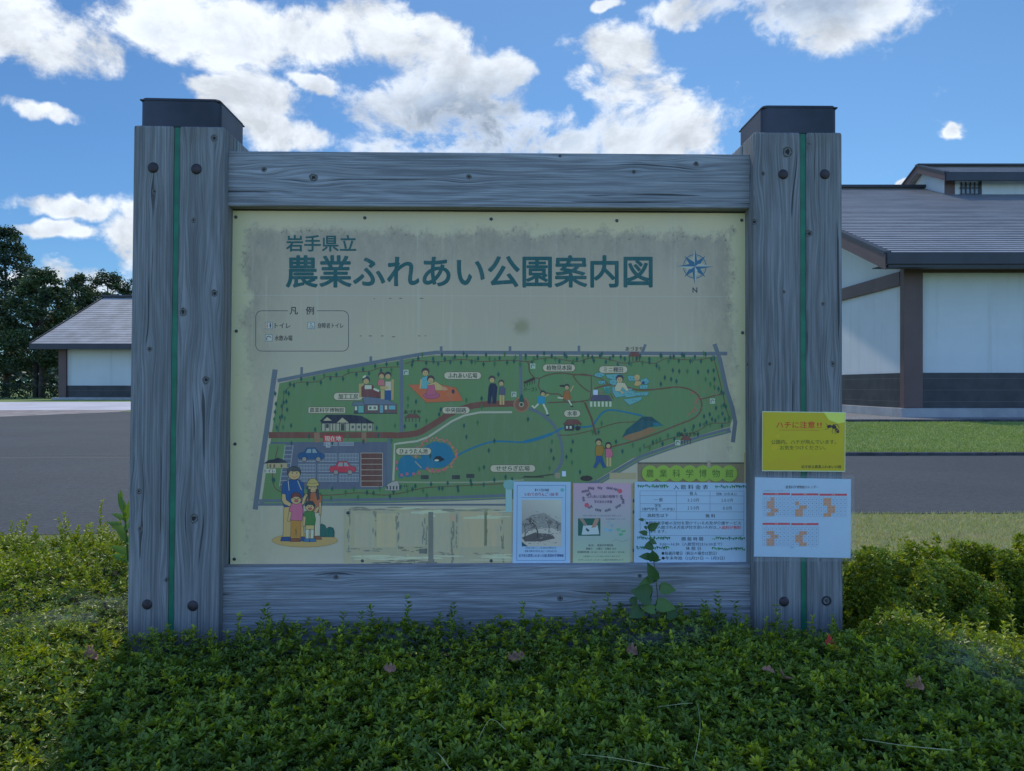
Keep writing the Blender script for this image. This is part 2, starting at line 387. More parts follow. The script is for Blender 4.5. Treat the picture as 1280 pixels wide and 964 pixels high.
# ============================================================ buildings
def stucco(name, col, stain=.25):
    m, nt, b = mat(name); co = coords(nt); X, Y, Z = nt.sep(co)
    n = nt.noise(co, .5, 5, .6); s_ = nt.noise(nt.vscale(co, (2.2, 2.2, .12)), 1., 5, .6)
    c = nt.mix(nt.smooth(n, .3, .7), col, tuple(v*.93 for v in col))
    c = nt.mix(nt.smooth(s_, .55, .75, 0, stain), c, tuple(v*.62 for v in (col[0], col[1]*.97, col[2]*.88)))
    nt.l.new(c, b.inputs['Base Color']); b.inputs['Roughness'].default_value = .8
    return m
M_white = stucco('white_plaster', (.64, .66, .645), .35)
M_brown = simple('brown_steel', (.115, .068, .060), .55, nscale=.8, namp=.12)
M_dado = None
m, nt, b = mat('dark_dado'); co = coords(nt); M_dado = m
X, Y, Z = nt.sep(co)
ln = nt.m('ABSOLUTE', nt.m('SUBTRACT', nt.m('FRACT', nt.m('MULTIPLY', Z, 1/.52)), .5))
c = nt.mix(nt.smooth(nt.noise(co, 1.2, 5, .6), .3, .7), (.020, .021, .026), (.042, .042, .048))
c = nt.mix(nt.smooth(ln, .015, .03, .55, 0), c, (.14, .13, .12))
nt.l.new(c, b.inputs['Base Color']); b.inputs['Roughness'].default_value = .5
M_fascia = simple('dark_fascia', (.030, .032, .040), .5, nscale=1., namp=.15)
m, nt, b = mat('metal_shingle_roof'); co = coords(nt); M_roof = m
X, Y, Z = nt.sep(co)
n = nt.noise(nt.vscale(co, (.35, 1.5, 1.5)), 1., 6, .65); n2_ = nt.noise(nt.vscale(co, (1.6, 3., 3.)), 1.5, 4, .6)
c = nt.mix(nt.smooth(n, .35, .65), (.25, .262, .265), (.38, .39, .385))
c = nt.mix(nt.smooth(n2_, .5, .7, 0, .6), c, (.44, .42, .41))
nt.l.new(c, b.inputs['Base Color']); b.inputs['Roughness'].default_value = .5; b.inputs['Metallic'].default_value = .25
M_roof_pale = simple('pale_slate_roof', (.30, .30, .295), .7, nscale=.9, namp=.22)

M_course_shade = simple('roof_course_shade', (.045, .045, .055), .6, nscale=.7, namp=.5)  # near-black course risers: the shadow gap under each course put into the colour
def roof_slope(name, m, parent, x0, x1, ye, ze, yr, zr, course, lip, th=.3, xskew=0.):
    """one roof slope from eave (ye, ze) to ridge (yr, zr) with stepped courses, extruded along X"""
    n = max(2, int(round(math.hypot(yr-ye, zr-ze)/course))); top = []
    for i in range(n):
        y0 = ye+(yr-ye)*i/n; z0 = ze+(zr-ze)*i/n; y1 = ye+(yr-ye)*(i+1)/n; z1 = ze+(zr-ze)*(i+1)/n
        top += [(y0, z0+lip), (y1, z1+lip*.15)]
    top += [(yr, zr-th), (ye, ze-th)]
    b_ = MB()
    # build as strips instead of one concave polygon
    V = []; Fc = []
    for (yy, zz) in top: V += [(x0, yy, zz), (x1, yy, zz)]
    nT = len(top)
    for i in range(nT): j = (i+1) % nT; Fc.append((2*i, 2*i+1, 2*j+1, 2*j))
    b_.add(V, Fc)
    # gable ends of the slab
    for X_ in (x0, x1):
        E = [(X_, ye, ze-th), (X_, ye, ze+lip)]; G = []
        vs = []; fs = []
        for i in range(n):
            a_ = top[2*i]; c_ = top[2*i+1]
            za = ze-th+(zr-th-(ze-th))*i/n; zb = ze-th+(zr-ze)*(i+1)/n
            o = len(vs); vs += [(X_, a_[0], za), (X_, a_[0], a_[1]), (X_, c_[0], c_[1]), (X_, c_[0], zb)]; fs.append((o, o+1, o+2, o+3))
        b_.add(vs, fs)
    me = bpy.data.meshes.new(name); me.from_pydata(b_.v, [], b_.f)
    o = link(name, me, m, parent); me.materials.append(M_course_shade)
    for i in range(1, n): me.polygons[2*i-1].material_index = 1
    return o

def zl(py, Y): return EYE+(CY-py)*Y/F
def xl(px, Y): return (px-CX)*Y/F

# ---- the large hall on the right: gabled, ridge along X, with a raised lantern on the ridge
def hall():
    t = empty('museum_hall', (17.5, 33, 0))
    tag(t, 'large white walled hall with ribbed grey roof and ridge lantern, right of the signboard', 'building')
    ox, oy = 17.5, 33.0
    W = 58.; Yw = 0.; Yb = 36.4                    # local: corner at origin, wall along +X and +Y
    ze, zr, Yr, ye = 7.05, 15.1, 18.2, -1.5
    slope = (zr-ze)/(Yr-ye)
    w_ = MB()
    # front wall panels sit between posts; walls are thin boxes
    w_.box(.0, W, .06, .30, 2.07, 6.75); w_.build('front_wall', M_white, t)
    zt = lambda y: ze-.34+slope*(y-ye if y < Yr else (2*Yr-y)-ye)
    g = MB(); g.prism([(.31, 2.07), (Yb-.31, 2.07), (Yb-.31, zt(Yb-.31)), (Yr, zt(Yr)), (.31, zt(.31))], 0, .06, .30); g.build('gable_wall', M_white, t)
    d = MB(); d.box(-.02, W, -.02, .34, .5, 2.065); d.build('front_dado', M_dado, t)
    d = MB(); d.box(-.02, .34, .345, Yb, .5, 2.065); d.build('side_dado', M_dado, t)
    p = MB(); p.box(-.25, W, -.25, .5, -.1, .495, .02); p.box(-.25, .5, .505, Yb, -.1, .49, .02); p.build('plinth', M_conc, t)
    for xx in (0, 9.2, 18.4, 27.6, 36.8, 46, 55.2):
        c = MB(); c.box(xx-.10, xx+.74, -.16, .20, .5, 6.7, .02); c.build('column', M_brown, t)
    for yy in (9.1, 18.2, 27.3):
        c = MB(); c.box(-.16, .2, yy-.3, yy+.3, .5, zt(yy)-.1, .02); c.build('column', M_brown, t)
    c = MB(); c.box(-.12, .10, .21, Yb, 6.0, 6.62, .02); c.build('tie_beam', M_brown, t)
    c = MB(); c.box(.10, W, -.12, .055, 6.52, 6.72, .02); c.build('wall_plate', M_brown, t)
    xa = -1.55
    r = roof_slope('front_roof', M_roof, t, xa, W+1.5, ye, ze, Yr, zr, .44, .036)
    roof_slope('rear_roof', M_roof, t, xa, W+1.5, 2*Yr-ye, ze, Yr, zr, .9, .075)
    f = MB(); f.box(xa-.02, W+1.52, ye-.14, ye+.02, ze-.40, ze+.10, .02); f.box(xa+.05, W+1.5, ye-.05, ye+.5, ze-.52, ze-.40)
    f.box(xa+.1, W+1.5, ye+.5, .0, ze-.36, ze-.33); f.build('eaves_fascia', M_fascia, t)
    # verge boards on the gable, brown
    for s_ in (0, 1):
        y0, y1 = (ye, Yr) if s_ == 0 else (2*Yr-ye, Yr)
        vb = MB(); vb.prism([(y0, ze-.62), (y0, ze+.04), (y1, zr+.04), (y1, zr-.62)], 0, xa-.06, xa-.021); vb.build('verge_board', M_brown, t)
        vb = MB(); vb.prism([(y0, ze+.045), (y0, ze+.17), (y1, zr+.17), (y1, zr+.045)], 0, xa-.12, xa+.2); vb.build('verge_cap', M_fascia, t)
    rc = MB(); rc.box(xa-.1, W+1.6, Yr-.25, Yr+.25, zr+.05, zr+.25, .04); rc.build('ridge_cap', M_fascia, t)
    # lantern
    X0 = 28.5-ox; X1 = X0+30.; yl = 48.7-oy; zb = 13.2
    ze2 = 15.2; yr2 = Yr; ye2 = 47.9-oy; zr2 = ze2+.43*(yr2-ye2); xa2 = 28.07-ox-.0
    L = MB(); L.box(X0, X1, yl, yl+.2, zb, 15.1); L.build('lantern_wall', M_white, t)
    L = MB(); L.prism([(yl+.21, zb), (2*yr2-yl-.21, zb), (2*yr2-yl-.21, ze2-.05), (yr2, zr2-.3), (yl+.21, ze2-.05)], 0, X0+.02, X0+.22); L.build('lantern_gable', M_white, t)
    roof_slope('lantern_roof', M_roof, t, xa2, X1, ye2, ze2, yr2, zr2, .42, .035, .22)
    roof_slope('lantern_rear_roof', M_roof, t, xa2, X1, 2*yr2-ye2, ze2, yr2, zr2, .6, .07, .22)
    for s_ in (0, 1):
        y0, y1 = (ye2, yr2) if s_ == 0 else (2*yr2-ye2, yr2)
        vb = MB(); vb.prism([(y0, ze2-.42), (y0, ze2+.04), (y1, zr2+.04), (y1, zr2-.42)], 0, xa2-.06, xa2-.021); vb.build('verge_board', M_brown, t)
        vb = MB(); vb.prism([(y0, ze2+.045), (y0, ze2+.16), (y1, zr2+.16), (y1, zr2+.045)], 0, xa2-.12, xa2+.2); vb.build('verge_cap', M_fascia, t)
    f = MB(); f.box(xa2-.02, X1, ye2-.12, ye2+.02, ze2-.46, ze2+.1, .02); f.build('eaves_fascia', M_fascia, t)
    rc = MB(); rc.box(xa2-.1, X1, yr2-.2, yr2+.2, zr2+.05, zr2+.2, .04); rc.build('ridge_cap', M_fascia, t)
    c = MB(); c.box(X0-.05, X0+.62, yl-.06, yl-.003, zb, 15.0, .01); c.build('lantern_post', M_brown, t)
    wn = MB()
    wn.box(X0+1.0, X0+2.25, yl-.045, yl-.004, 13.9, 14.75); fr = wn.build('lattice_window', simple('frosted_pane', (.20, .24, .27), .3), t)
    sc_ = MB()
    for i in range(5): sc_.box(X0+1.0+i*.29, X0+1.08+i*.29, yl-.09, yl-.048, 13.6, 14.85)
    for zz in (14.05, 14.45): sc_.box(X0+.9, X0+2.3, yl-.12, yl-.092, zz, zz+.05)
    sc_.box(X0+2.24, X0+2.36, yl-.09, yl-.048, 13.6, 15.1); sc_.build('lattice', M_fascia, fr)
    # gravel strip and its edging round the foot
    return t
hall()
g = MB(); g.box(12.6, 80, 29.2, 32.72, -.05, .09); tag(g.build('gravel_strip', M_gravel), kind='structure')
g = MB(); g.box(12.6, 17.2, 32.725, 70, -.05, .09); tag(g.build('gravel_path', M_gravel), kind='structure')
g = MB(); g.box(12.3, 80, 28.95, 29.195, -.05, .17, .02)
tag(g.build('edging', M_curb), kind='structure')
g = MB(); g.box(12.3, 12.595, 29.2, 70, -.05, .165, .02)
tag(g.build('side_edging', M_conc), kind='structure')

# ---- the smaller storehouse on the left
def storehouse():
    Yw = 56.5; X0 = xl(75, Yw); zb = .35
    t = empty('storehouse', (X0, Yw, zb)); tag(t, 'low white storehouse with grey gable roof and dark lower wall, beside the dark trees', 'building')
    W = 26.; D = 17.; z1 = zl(432, Yw)-zb; zd = zl(482, Yw)-zb; zp = .25
    w_ = MB(); w_.box(.02, W, .08, .3, zd, z1); w_.build('front_wall', M_white, t)
    ye = -1.5; ze = zl(430, Yw-1.5)-zb; yr = 8.5; zr = zl(372, 65)-zb; xe = xl(38, 55)-X0
    sl_ = (zr-ze)/(yr-ye)
    g = MB(); g.prism([(.31, zd), (D-.31, zd), (D-.31, ze-.3+sl_*(.31-ye)), (yr, zr-.3), (.31, ze-.3+sl_*(.31-ye))], 0, .08, .3); g.build('gable_wall', M_white, t)
    d = MB(); d.box(.02, W, .02, .34, zp, zd-.005); d.box(.02, .34, .345, D, zp, zd-.005); d.build('dado', M_dado, t)
    for xx in (0, 8.3, 16.6, 25.2):
        c = MB(); c.box(xx-.05, xx+.52, -.12, .2, zp, z1, .02); c.build('column', M_brown, t)
    p = MB(); p.box(-.9 if False else -.45, W+.2, -.35, .5, -.4, zp-.003, .02); p.build('plinth', M_conc, t)
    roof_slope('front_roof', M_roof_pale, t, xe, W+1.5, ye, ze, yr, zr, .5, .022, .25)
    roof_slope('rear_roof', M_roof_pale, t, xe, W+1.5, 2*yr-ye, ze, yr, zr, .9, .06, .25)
    f = MB(); f.box(xe-.02, W+1.5, ye-.1, ye+.02, ze-.40, ze+.03, .02); f.box(xe+.1, W+1.5, ye+.03, .0, ze-.34, ze-.30); f.build('eaves_fascia', M_fascia, t)
    for s_ in (0, 1):
        y0, y1 = (ye, yr) if s_ == 0 else (2*yr-ye, yr)
        vb = MB(); vb.prism([(y0, ze-.45), (y0, ze+.1), (y1, zr+.1), (y1, zr-.45)], 0, xe-.08, xe-.021); vb.build('verge_board', M_fascia, t)
    rc = MB(); rc.box(xe-.1, W+1.5, yr-.22, yr+.22, zr+.02, zr+.20, .04); rc.build('ridge_cap', M_fascia, t)
storehouse()

# ============================================================ trees
M_leaf_tree = leafmat('tree_leaf', .22, .6, .05)
M_bark = simple('bark', (.075, .06, .048), .9, nscale=5., namp=.4, bump=.6, bscale=18)
def leaf_cards(P, N, L, W_, rng, cols):
    """diamond shaped leaf faces: centre P, random frames"""
    n = len(P); a = rng.normal(size=(n, 3)); a += N; a /= np.linalg.norm(a, axis=1)[:, None]+1e-9
    b = np.cross(a, rng.normal(size=(n, 3))); b /= np.linalg.norm(b, axis=1)[:, None]+1e-9
    c = np.cross(a, b); L = L[:, None]; W_ = W_[:, None]
    V = np.stack([P-b*L/2, P+c*W_/2, P+b*L/2, P-c*W_/2], 1).reshape(-1, 3)
    Fc = np.arange(n*4).reshape(n, 4)
    return V, Fc, np.repeat(cols, 4, 0)
def tree(name, x, y, h, r, seed, label, group, crown0=.2, nclump=60, per=170, pal=((.030, .055, .022), (.060, .095, .032)), cone=.6, leaf=.26, trunk_r=.28, stems=1):
    rng = np.random.default_rng(seed); rd = random.Random(seed); z0 = gh(x, y)
    t = empty(name, (x, y, z0)); tag(t, label, 'tree', group)
    mb = MB(); tips = []
    for s_ in range(stems):
        dx = rd.uniform(-.5, .5)*(stems > 1); dy = rd.uniform(-.4, .4)*(stems > 1)
        pts = [(dx+math.sin(k*1.3+seed)*.12*k/4, dy+math.cos(k*1.7+seed)*.12*k/4, h*.93*k/7-.2*(k == 0)) for k in range(8)]
        mb.tube(pts, [trunk_r*(1-k/7.6)+.03 for k in range(8)], 9)
    for k in range(nclump):
        u = (k+rd.random())/nclump; zz = h*(crown0+(1-crown0)*u)
        prof = (math.sin(math.pi*min(1, (u*.86+.14)))**.6)*(1-cone*u)+.10
        rr = r*prof*(.55+.5*rd.random()); a = k*2.4+rd.uniform(-.5, .5)
        c = np.array([rr*math.cos(a), rr*math.sin(a), zz+rd.uniform(-.3, .3)])
        tips.append((c, r*(.16+.16*rd.random())*(1.15-.45*u)))
        if k % 2 == 0:
            zb = max(h*.12, zz-rr*.75); mb.tube([(0, 0, zb), (c[0]*.5, c[1]*.5, (zb+c[2])/2+.1), tuple(c)], [trunk_r*.32*(1.1-u), trunk_r*.18*(1.1-u), .02], 5)
    mb.build('trunk', M_bark, t, smooth=True)
    Ps = []; Cs = []
    for c, cr in tips:
        n = per; d = rng.normal(size=(n, 3)); d /= np.linalg.norm(d, axis=1)[:, None]
        rad = cr*rng.random(n)[:, None]**.45*(1+.35*rng.normal(size=(n, 1))*.5)
        Ps.append(c+d*rad*np.array([1.15, 1.15, .72])); k = rng.random()
        base = np.array(pal[0])*(1-k)+np.array(pal[1])*k
        Cs.append(base*(.75+.5*rng.random((n, 1))))
    P = np.concatenate(Ps); C = np.concatenate(Cs); n = len(P)
    L = leaf*(.6+.8*rng.random(n)); V, Fc, CC = leaf_cards(P, np.array([0, 0, .8]), L, L*.62, rng, C)
    link('crown', np_mesh('crown', V, Fc, 4, CC), M_leaf_tree, t)
    return t
TG = 'trees standing behind the storehouse'
def tpx(px, Y): return xl(px, Y)
dk = ((.022, .045, .022), (.045, .080, .030)); md = ((.030, .055, .022), (.065, .105, .034))
tree('broadleaf_tree', tpx(8, 72), 72, zl(292, 72), 3.9, 11, 'tallest dark tree, at the left edge of the photo', TG, .16, 90, 210, dk, .50)
tree('broadleaf_tree', tpx(52, 66), 66, zl(346, 66), 3.3, 12, 'bushy dark green tree between the tallest tree and the storehouse', TG, .22, 90, 210, md, .35, stems=3, trunk_r=.22)
tree('broadleaf_tree', tpx(-38, 68), 68, zl(318, 68), 4.2, 13, 'dark tree cut off by the left edge of the photo', TG, .18, 80, 200, dk, .45)
tree('broadleaf_tree', tpx(98, 84), 84, zl(352, 84), 3.4, 14, 'airy tree rising over the left end of the storehouse roof', TG, .25, 80, 150, md, .5)
tree('broadleaf_tree', tpx(136, 88), 88, zl(348, 88), 4.0, 15, 'rounded tree behind the storehouse ridge, next to the sign post', TG, .3, 80, 160, md, .4)
tree('broadleaf_tree', tpx(172, 90), 90, zl(356, 90), 3.6, 16, 'tree behind the storehouse roof, mostly covered by the sign post', TG, .3, 60, 150, dk, .4)
# clipped hedge at the foot of the trees
rng = np.random.default_rng(3)
def far_hedge(name, x0, x1, y, h, d, label, seed):
    rng = np.random.default_rng(seed); n = int(2600*(x1-x0)/5)
    P = np.stack([rng.uniform(x0, x1, n), rng.uniform(y, y+d, n), gh((x0+x1)/2, y)+h*rng.random(n)**.6], 1)
    C = np.array((.028, .05, .022))*(.6+.9*rng.random((n, 1))); L = .16*(.6+.8*rng.random(n))
    V, Fc, CC = leaf_cards(P, np.array([0, -.6, .6]), L, L*.7, rng, C)
    o = link(name, np_mesh(name, V, Fc, 4, CC), M_leaf_tree); tag(o, label, 'hedge'); return o
far_hedge('clipped_hedge', xl(-60, 58), xl(33, 58), 58, 1.25, 1.4, 'low dark clipped hedge under the tallest dark tree', 1)
far_hedge('clipped_hedge', xl(52, 60), xl(73, 60), 60, 1.1, 1.2, 'short dark clipped hedge ending at the storehouse column', 2)
# far tree line beyond the field
def treeline():
    rng = np.random.default_rng(77); P = []; C = []
    for i in range(230):
        a = R(-75+150*i/229+rng.uniform(-.3, .3)); d = 330+rng.uniform(-20, 30); hh = 9+rng.random()*7; r_ = 5+4*rng.random()
        c = np.array([math.sin(a)*d, math.cos(a)*d, hh*.5]); q = rng.normal(size=(90, 3)); q /= np.linalg.norm(q, axis=1)[:, None]
        P.append(c+q*np.array([r_, r_, hh*.5])*rng.random((90, 1))**.3); C.append(np.tile(np.array((.045, .075, .045))*(.7+.6*rng.random()), (90, 1)))
    P = np.concatenate(P); C = np.concatenate(C); n = len(P); L = 2.6*(.6+.8*rng.random(n))
    V, Fc, CC = leaf_cards(P, np.array([0, 0, .5]), L, L*.8, rng, C)
    tag(link('woodland', np_mesh('woodland', V, Fc, 4, CC), M_leaf_tree), 'far-off line of woodland on the horizon', 'woodland', kind='stuff')
treeline()
# ============================================================ the signboard (local frame: x along the board, y away from the viewer, z up)
CS, SN = math.cos(YAW), math.sin(YAW)
ROOT = (0, D0, 0)
def S(px, py, w_=0.):
    """photo pixel -> (x, z) on the plane y = w_ of the board's frame"""
    a = (px-CX)/F; b_ = (CY-py)/F; t = (w_+D0*CS)/(CS-SN*a)
    return CS*t*a+SN*(t-D0), EYE+t*b_
sign = empty('signboard', ROOT, (0, 0, YAW))
tag(sign, 'large park map signboard between two thick weathered wooden posts', 'signboard')

M_green = simple('green_paint', (.010, .17, .085), .5, nscale=8, namp=.25)
M_cap = simple('cap_metal', (.050, .050, .058), .42, .55, nscale=3., namp=.35, bump=.05)
M_cap_side = None
M_bolt = simple('bolt_cap', (.045, .033, .036), .55, .2, nscale=40, namp=.3)
M_steel = simple('old_steel', (.10, .10, .105), .5, .5, nscale=60, namp=.3)
M_dark = simple('dark_backing', (.028, .027, .028), .8, nscale=9, namp=.4)

ZG = 0.0; ZT = S(220, 157)[1]; ZTR = S(1000, 166)[1]
def post(xl_px, xg0, xg1, xr_px, ytop, lean, seed, knots, bolts, cap_px, washer=None):
    x0 = S(xl_px, 450)[0]; x1 = S(xr_px, 450)[0]; g0 = S(xg0, 450)[0]; g1 = S(xg1, 450)[0]; zt = S((xl_px+xr_px)/2, ytop)[1]
    xm = (g0+g1)/2; depth = .27; gap = (g1-g0)
    p = empty('post', (xm-math.tan(lean)*1.6, 0, 0), (0, lean, 0), sign)
    ym = depth/2
    KN = lambda lo, hi: [(S(a, b2)[1], S(a, b2)[0]-xm, r_) for (a, b2, r_) in knots if lo <= S(a, b2)[0] < hi]
    halves = ((x0-xm, g0-xm, KN(x0, g0)), (g1-xm, x1-xm, KN(g1, x1)))
    for i, (a, b2, kn) in enumerate(halves):
        W1 = wood('post_wood_%s' % ('front' if i == 0 else 'front_b'), 'z', seed+i*3, kn, freq=22, dark=.80)
        MB().box(a, b2, 0, ym-gap/2, -.1, zt, .011, 3).build('timber', W1, p, smooth=False)
        W2 = wood('post_wood_rear', 'z', seed+i*3+11, [], freq=30)
        MB().box(a, b2, ym+gap/2, depth, -.1, zt, .011, 3).build('timber', W2, p)
    MB().box(g0-xm+.0008, g1-xm-.0008, .007, depth-.007, -.1, zt-.004).box(x0-xm+.007, g0-xm+.0005, ym-gap/2+.0008, ym+gap/2-.0008, -.1, zt-.006) \
        .box(g1-xm-.0005, x1-xm-.007, ym-gap/2+.0008, ym+gap/2-.0008, -.1, zt-.006).build('green_strip', M_green, p)
    # thin shadow grooves run down both sides of the strip
    ca, cb, cy0, cy1 = cap_px
    lz = lambda z_: math.tan(lean)*(z_-1.6)
    c0 = S(ca, ytop)[0]-xm-lz(zt); c1 = S(cb, ytop)[0]-xm-lz(zt)
    zc0 = S((ca+cb)/2, cy1)[1]; zc1 = S((ca+cb)/2, cy0)[1]
    cap = MB(); bm = bmesh.new(); bmesh.ops.create_cube(bm, size=1)
    for v in bm.verts: v.co = ((c0+c1)/2+v.co.x*(c1-c0), ym+v.co.y*(depth-.008), (zc0+zc1)/2+v.co.z*(zc1-zc0))
    bmesh.ops.bevel(bm, geom=[e for e in bm.edges if abs(e.verts[0].co.z-e.verts[1].co.z) > .01], offset=.022, segments=5, profile=.5, affect='EDGES')
    bmesh.ops.bevel(bm, geom=[e for e in bm.edges if min(e.verts[0].co.z, e.verts[1].co.z) > zc1-.002], offset=.004, segments=2, affect='EDGES')
    bm.verts.index_update(); cap.add([v.co[:] for v in bm.verts], [[v.index for v in f.verts] for f in bm.faces]); bm.free()
    cap.box(c0-.0015, c1+.0015, .0025, depth-.0025, zc1-.012, zc1-.006, .002, 1)
    cap.build('post_cap', M_cap, p)
    for (bx, by, r_) in bolts:
        X_, Z_ = S(bx, by); X_ -= lz(Z_); b_ = MB(); b_.dome((X_-xm, -.0005, Z_), (0, -1, 0), r_, .007, 22, 4)
        # account for the lean: bolts sit where the photo shows them
        bo = b_.build('bolt_cap', M_bolt, p, smooth=True)
    if washer:
        X_, Z_ = S(*washer); X_ -= xm+lz(Z_)
        b_ = MB(); n = 24
        ring = lambda r_, y_: [(X_+r_*math.cos(k*2*math.pi/n), y_, Z_+r_*math.sin(k*2*math.pi/n)) for k in range(n)]
        vs = ring(.018, -.002)+ring(.013, -.004)+ring(.011, .004)
        vs_f = [(j*n+k, j*n+(k+1) % n, (j+1)*n+(k+1) % n, (j+1)*n+k) for j in range(2) for k in range(n)]
        b_.add(vs, vs_f); b_.add(ring(.0115, .001), [tuple(range(n))]); wo = b_.build('bolt_recess', M_dark, p)
        b_ = MB(); h_ = [(X_+.0065*math.cos(k*math.pi/3), -.003, Z_+.0065*math.sin(k*math.pi/3)) for k in range(6)]; h2 = [(a, .0, c) for a, _, c in h_]
        b_.add(h_+h2, [tuple(range(6))]+[(k, (k+1) % 6, (k+1) % 6+6, k+6) for k in range(6)]); b_.build('bolt', M_steel, p)
    return p
post(163, 213.5, 220.5, 277, 157, R(.75), 3, [(240,275,.010),(228,390,.016),(267,366,.014),(187,437,.010),(258,475,.015),(245,648,.019),(176,615,.011),(178,662,.009),(232,155,.01),(264,172,.014),(212,725,.01),(190,240,.008)],
     [(191.5, 210, .0195), (245.5, 211, .0195), (184, 756, .0185), (241, 757, .0195)], (174, 274, 122, 158))
post(942.5, 1001.5, 1008.5, 1053.5, 165, R(-.12), 8, [(954,217,.010),(944,277,.011),(1012,292,.013),(1029,380,.008),(1041,455,.011),(962,455,.008),(1012,180,.006),(980,365,.007),(1025,700,.006),(985,190,.022)],
     [(979, 218, .0185), (1031, 218, .0185), (980, 752, .0185)], (953.5, 1047.5, 131, 166), (1033, 751))

# ---- rails
def rail(px0, px1, py0, py1, w_, depth, seed, knots, name='rail'):
    x0 = S(px0, py0, w_)[0]-.03; x1 = S(px1, py0, w_)[0]+.03
    zb = S(610, py1, w_)[1]; zt_l = S(px0, py0, w_)[1]
    kn = [(S(a, b2, w_)[0], S(a, b2, w_)[1]+w_*.83, r_) for a, b2, r_ in knots]
    m_ = wood('rail_wood', 'x', seed, kn, freq=24, c0=(.20, .20, .20), c1=(.50, .50, .51), fine=.85)
    b_ = MB(); b_.box(x0, x1, w_, w_+depth, zb, zt_l, .006, 2)
    return b_.build(name, m_, sign)
rail(283, 943, 188.5, 259, .045, .15, 21, [(330,212,.010),(392,222,.016),(586,221,.010),(792,215,.008),(700,195,.006),(870,205,.010)])
rail(276, 943, 709.5, 815, .045, .15, 37, [(800,720,.008),(420,722,.010),(700,748,.012),(560,770,.008)])

# ---- backing frame and panel
WP = .095
pw = WP
bx0 = S(279, 450, .11)[0]; bx1 = S(943, 450, .11)[0]
zr1 = S(610, 259, .045)[1]; zr0 = S(610, 709.5, .045)[1]
MB().box(bx0-.02, bx1+.02, .115, .135, zr0-.02, zr1+.02).build('backing_board', M_dark, sign)
WB = wood('frame_wood', 'z', 51, [], dark=.55)
px0, pz0 = S(287.5, 707.5, WP); px1, pz1 = S(936.5, 266.5, WP)
fb = MB(); fb.box(bx0-.01, px0-.006, .10, .114, zr0, zr1); fb.build('frame_batten', WB, sign)
fb = MB(); fb.box(px1+.006, bx1+.01, .10, .114, zr0, zr1); fb.build('frame_batten', WB, sign)
MB().box(px0-.002, px1+.002, .098, .102, zr1-.022, zr1-.004).build('top_flashing', M_steel, sign)

# weathered cream face of the panel
m, nt, b = mat('weathered_panel'); co = coords(nt); X, Y, Z = nt.sep(co); M_panel = m
cx_, cz_ = (px0+px1)/2, (pz0+pz1)/2; hx, hz = (px1-px0)/2, (pz1-pz0)/2
dxe = nt.m('SUBTRACT', hx, nt.m('ABSOLUTE', nt.m('SUBTRACT', X, cx_)))
dze = nt.m('SUBTRACT', pz1, Z)
e1 = nt.noise(co, 9., 7, .68); e2 = nt.noise(nt.vscale(co, (2.2, 1, 1.1)), 11., 7, .75); e3 = nt.noise(co, 55., 5, .75)
edge = nt.m('SUBTRACT', nt.m('SMOOTH_MIN', nt.m('SUBTRACT', dxe, .055), nt.m('SUBTRACT', dze, .07), .06), 0.)
edge = nt.m('ADD', edge, nt.m('MULTIPLY', nt.m('SUBTRACT', e1, .5), .16))
edge = nt.m('ADD', edge, nt.m('MULTIPLY', nt.m('SUBTRACT', e3, .5), .05))
inside = nt.smooth(edge, -.015, .03)
# dirt is densest in a band just inside the edge, then fades downwards
band = nt.m('MULTIPLY', inside, nt.smooth(edge, .22, .03))
fadez = nt.smooth(Z, pz1-.80, pz1-.15, .35, 1.)
streak = nt.smooth(e2, .36, .62)
dirt = nt.m('MULTIPLY', nt.m('MULTIPLY', band, fadez), nt.m('ADD', .35, nt.m('MULTIPLY', streak, .65)))
base = nt.mix(nt.smooth(nt.noise(co, 2.2, 5, .6), .35, .65), (.87, .67, .36), (.79, .62, .37))
base = nt.mix(nt.smooth(dxe, .12, .01, 0, .6), base, (.84, .75, .38))
greyed = nt.mix(nt.m('MULTIPLY', inside, nt.m('MULTIPLY', fadez, .8)), base, (.62, .45, .29))
c = nt.mix(nt.m('MULTIPLY', dirt, .42), greyed, (.27, .225, .155))
spk = nt.smooth(e3, .57, .66)
c = nt.mix(nt.m('MULTIPLY', nt.m('MULTIPLY', spk, nt.smooth(edge, .07, .0)), nt.m('MULTIPLY', inside, nt.m('MULTIPLY', fadez, .85))), c, (.09, .085, .075))
vs_ = nt.noise(nt.vscale(co, (14., 1, .7)), 4., 4, .6)
c = nt.mix(nt.smooth(vs_, .55, .75, 0, .28), c, (.80, .72, .52))
# brown blot under the title and the seam between the two sheets
bxx, bzz = S(651, 408, WP)
dr = nt.m('SQRT', nt.m('ADD', nt.m('POWER', nt.m('DIVIDE', nt.m('SUBTRACT', X, bxx), .045), 2.), nt.m('POWER', nt.m('DIVIDE', nt.m('SUBTRACT', Z, bzz), .035), 2.)))
c = nt.mix(nt.m('MULTIPLY', nt.smooth(dr, 1.3, .2), nt.smooth(e1, .42, .62, .0, .75)), c, (.40, .32, .14))
sz = S(640, 370, WP)[1]
c = nt.mix(nt.smooth(nt.m('ABSOLUTE', nt.m('SUBTRACT', Z, sz)), .0018, .0006, 0, .3), c, (.82, .76, .58))
nt.l.new(c, b.inputs['Base Color']); b.inputs['Roughness'].default_value = .5
panel = empty('panel', (0, 0, 0), parent=sign)
MB().box(px0, px1, WP, WP+.004, pz0, pz1, .001, 1).build('panel_face', M_panel, panel)
M_trim = simple('panel_edge', (.34, .38, .44), .5)
MB().box(px0-.002, px1+.002, WP-.003, WP+.004, pz0-.004, pz0-.0005).build('panel_trim', M_trim, panel)
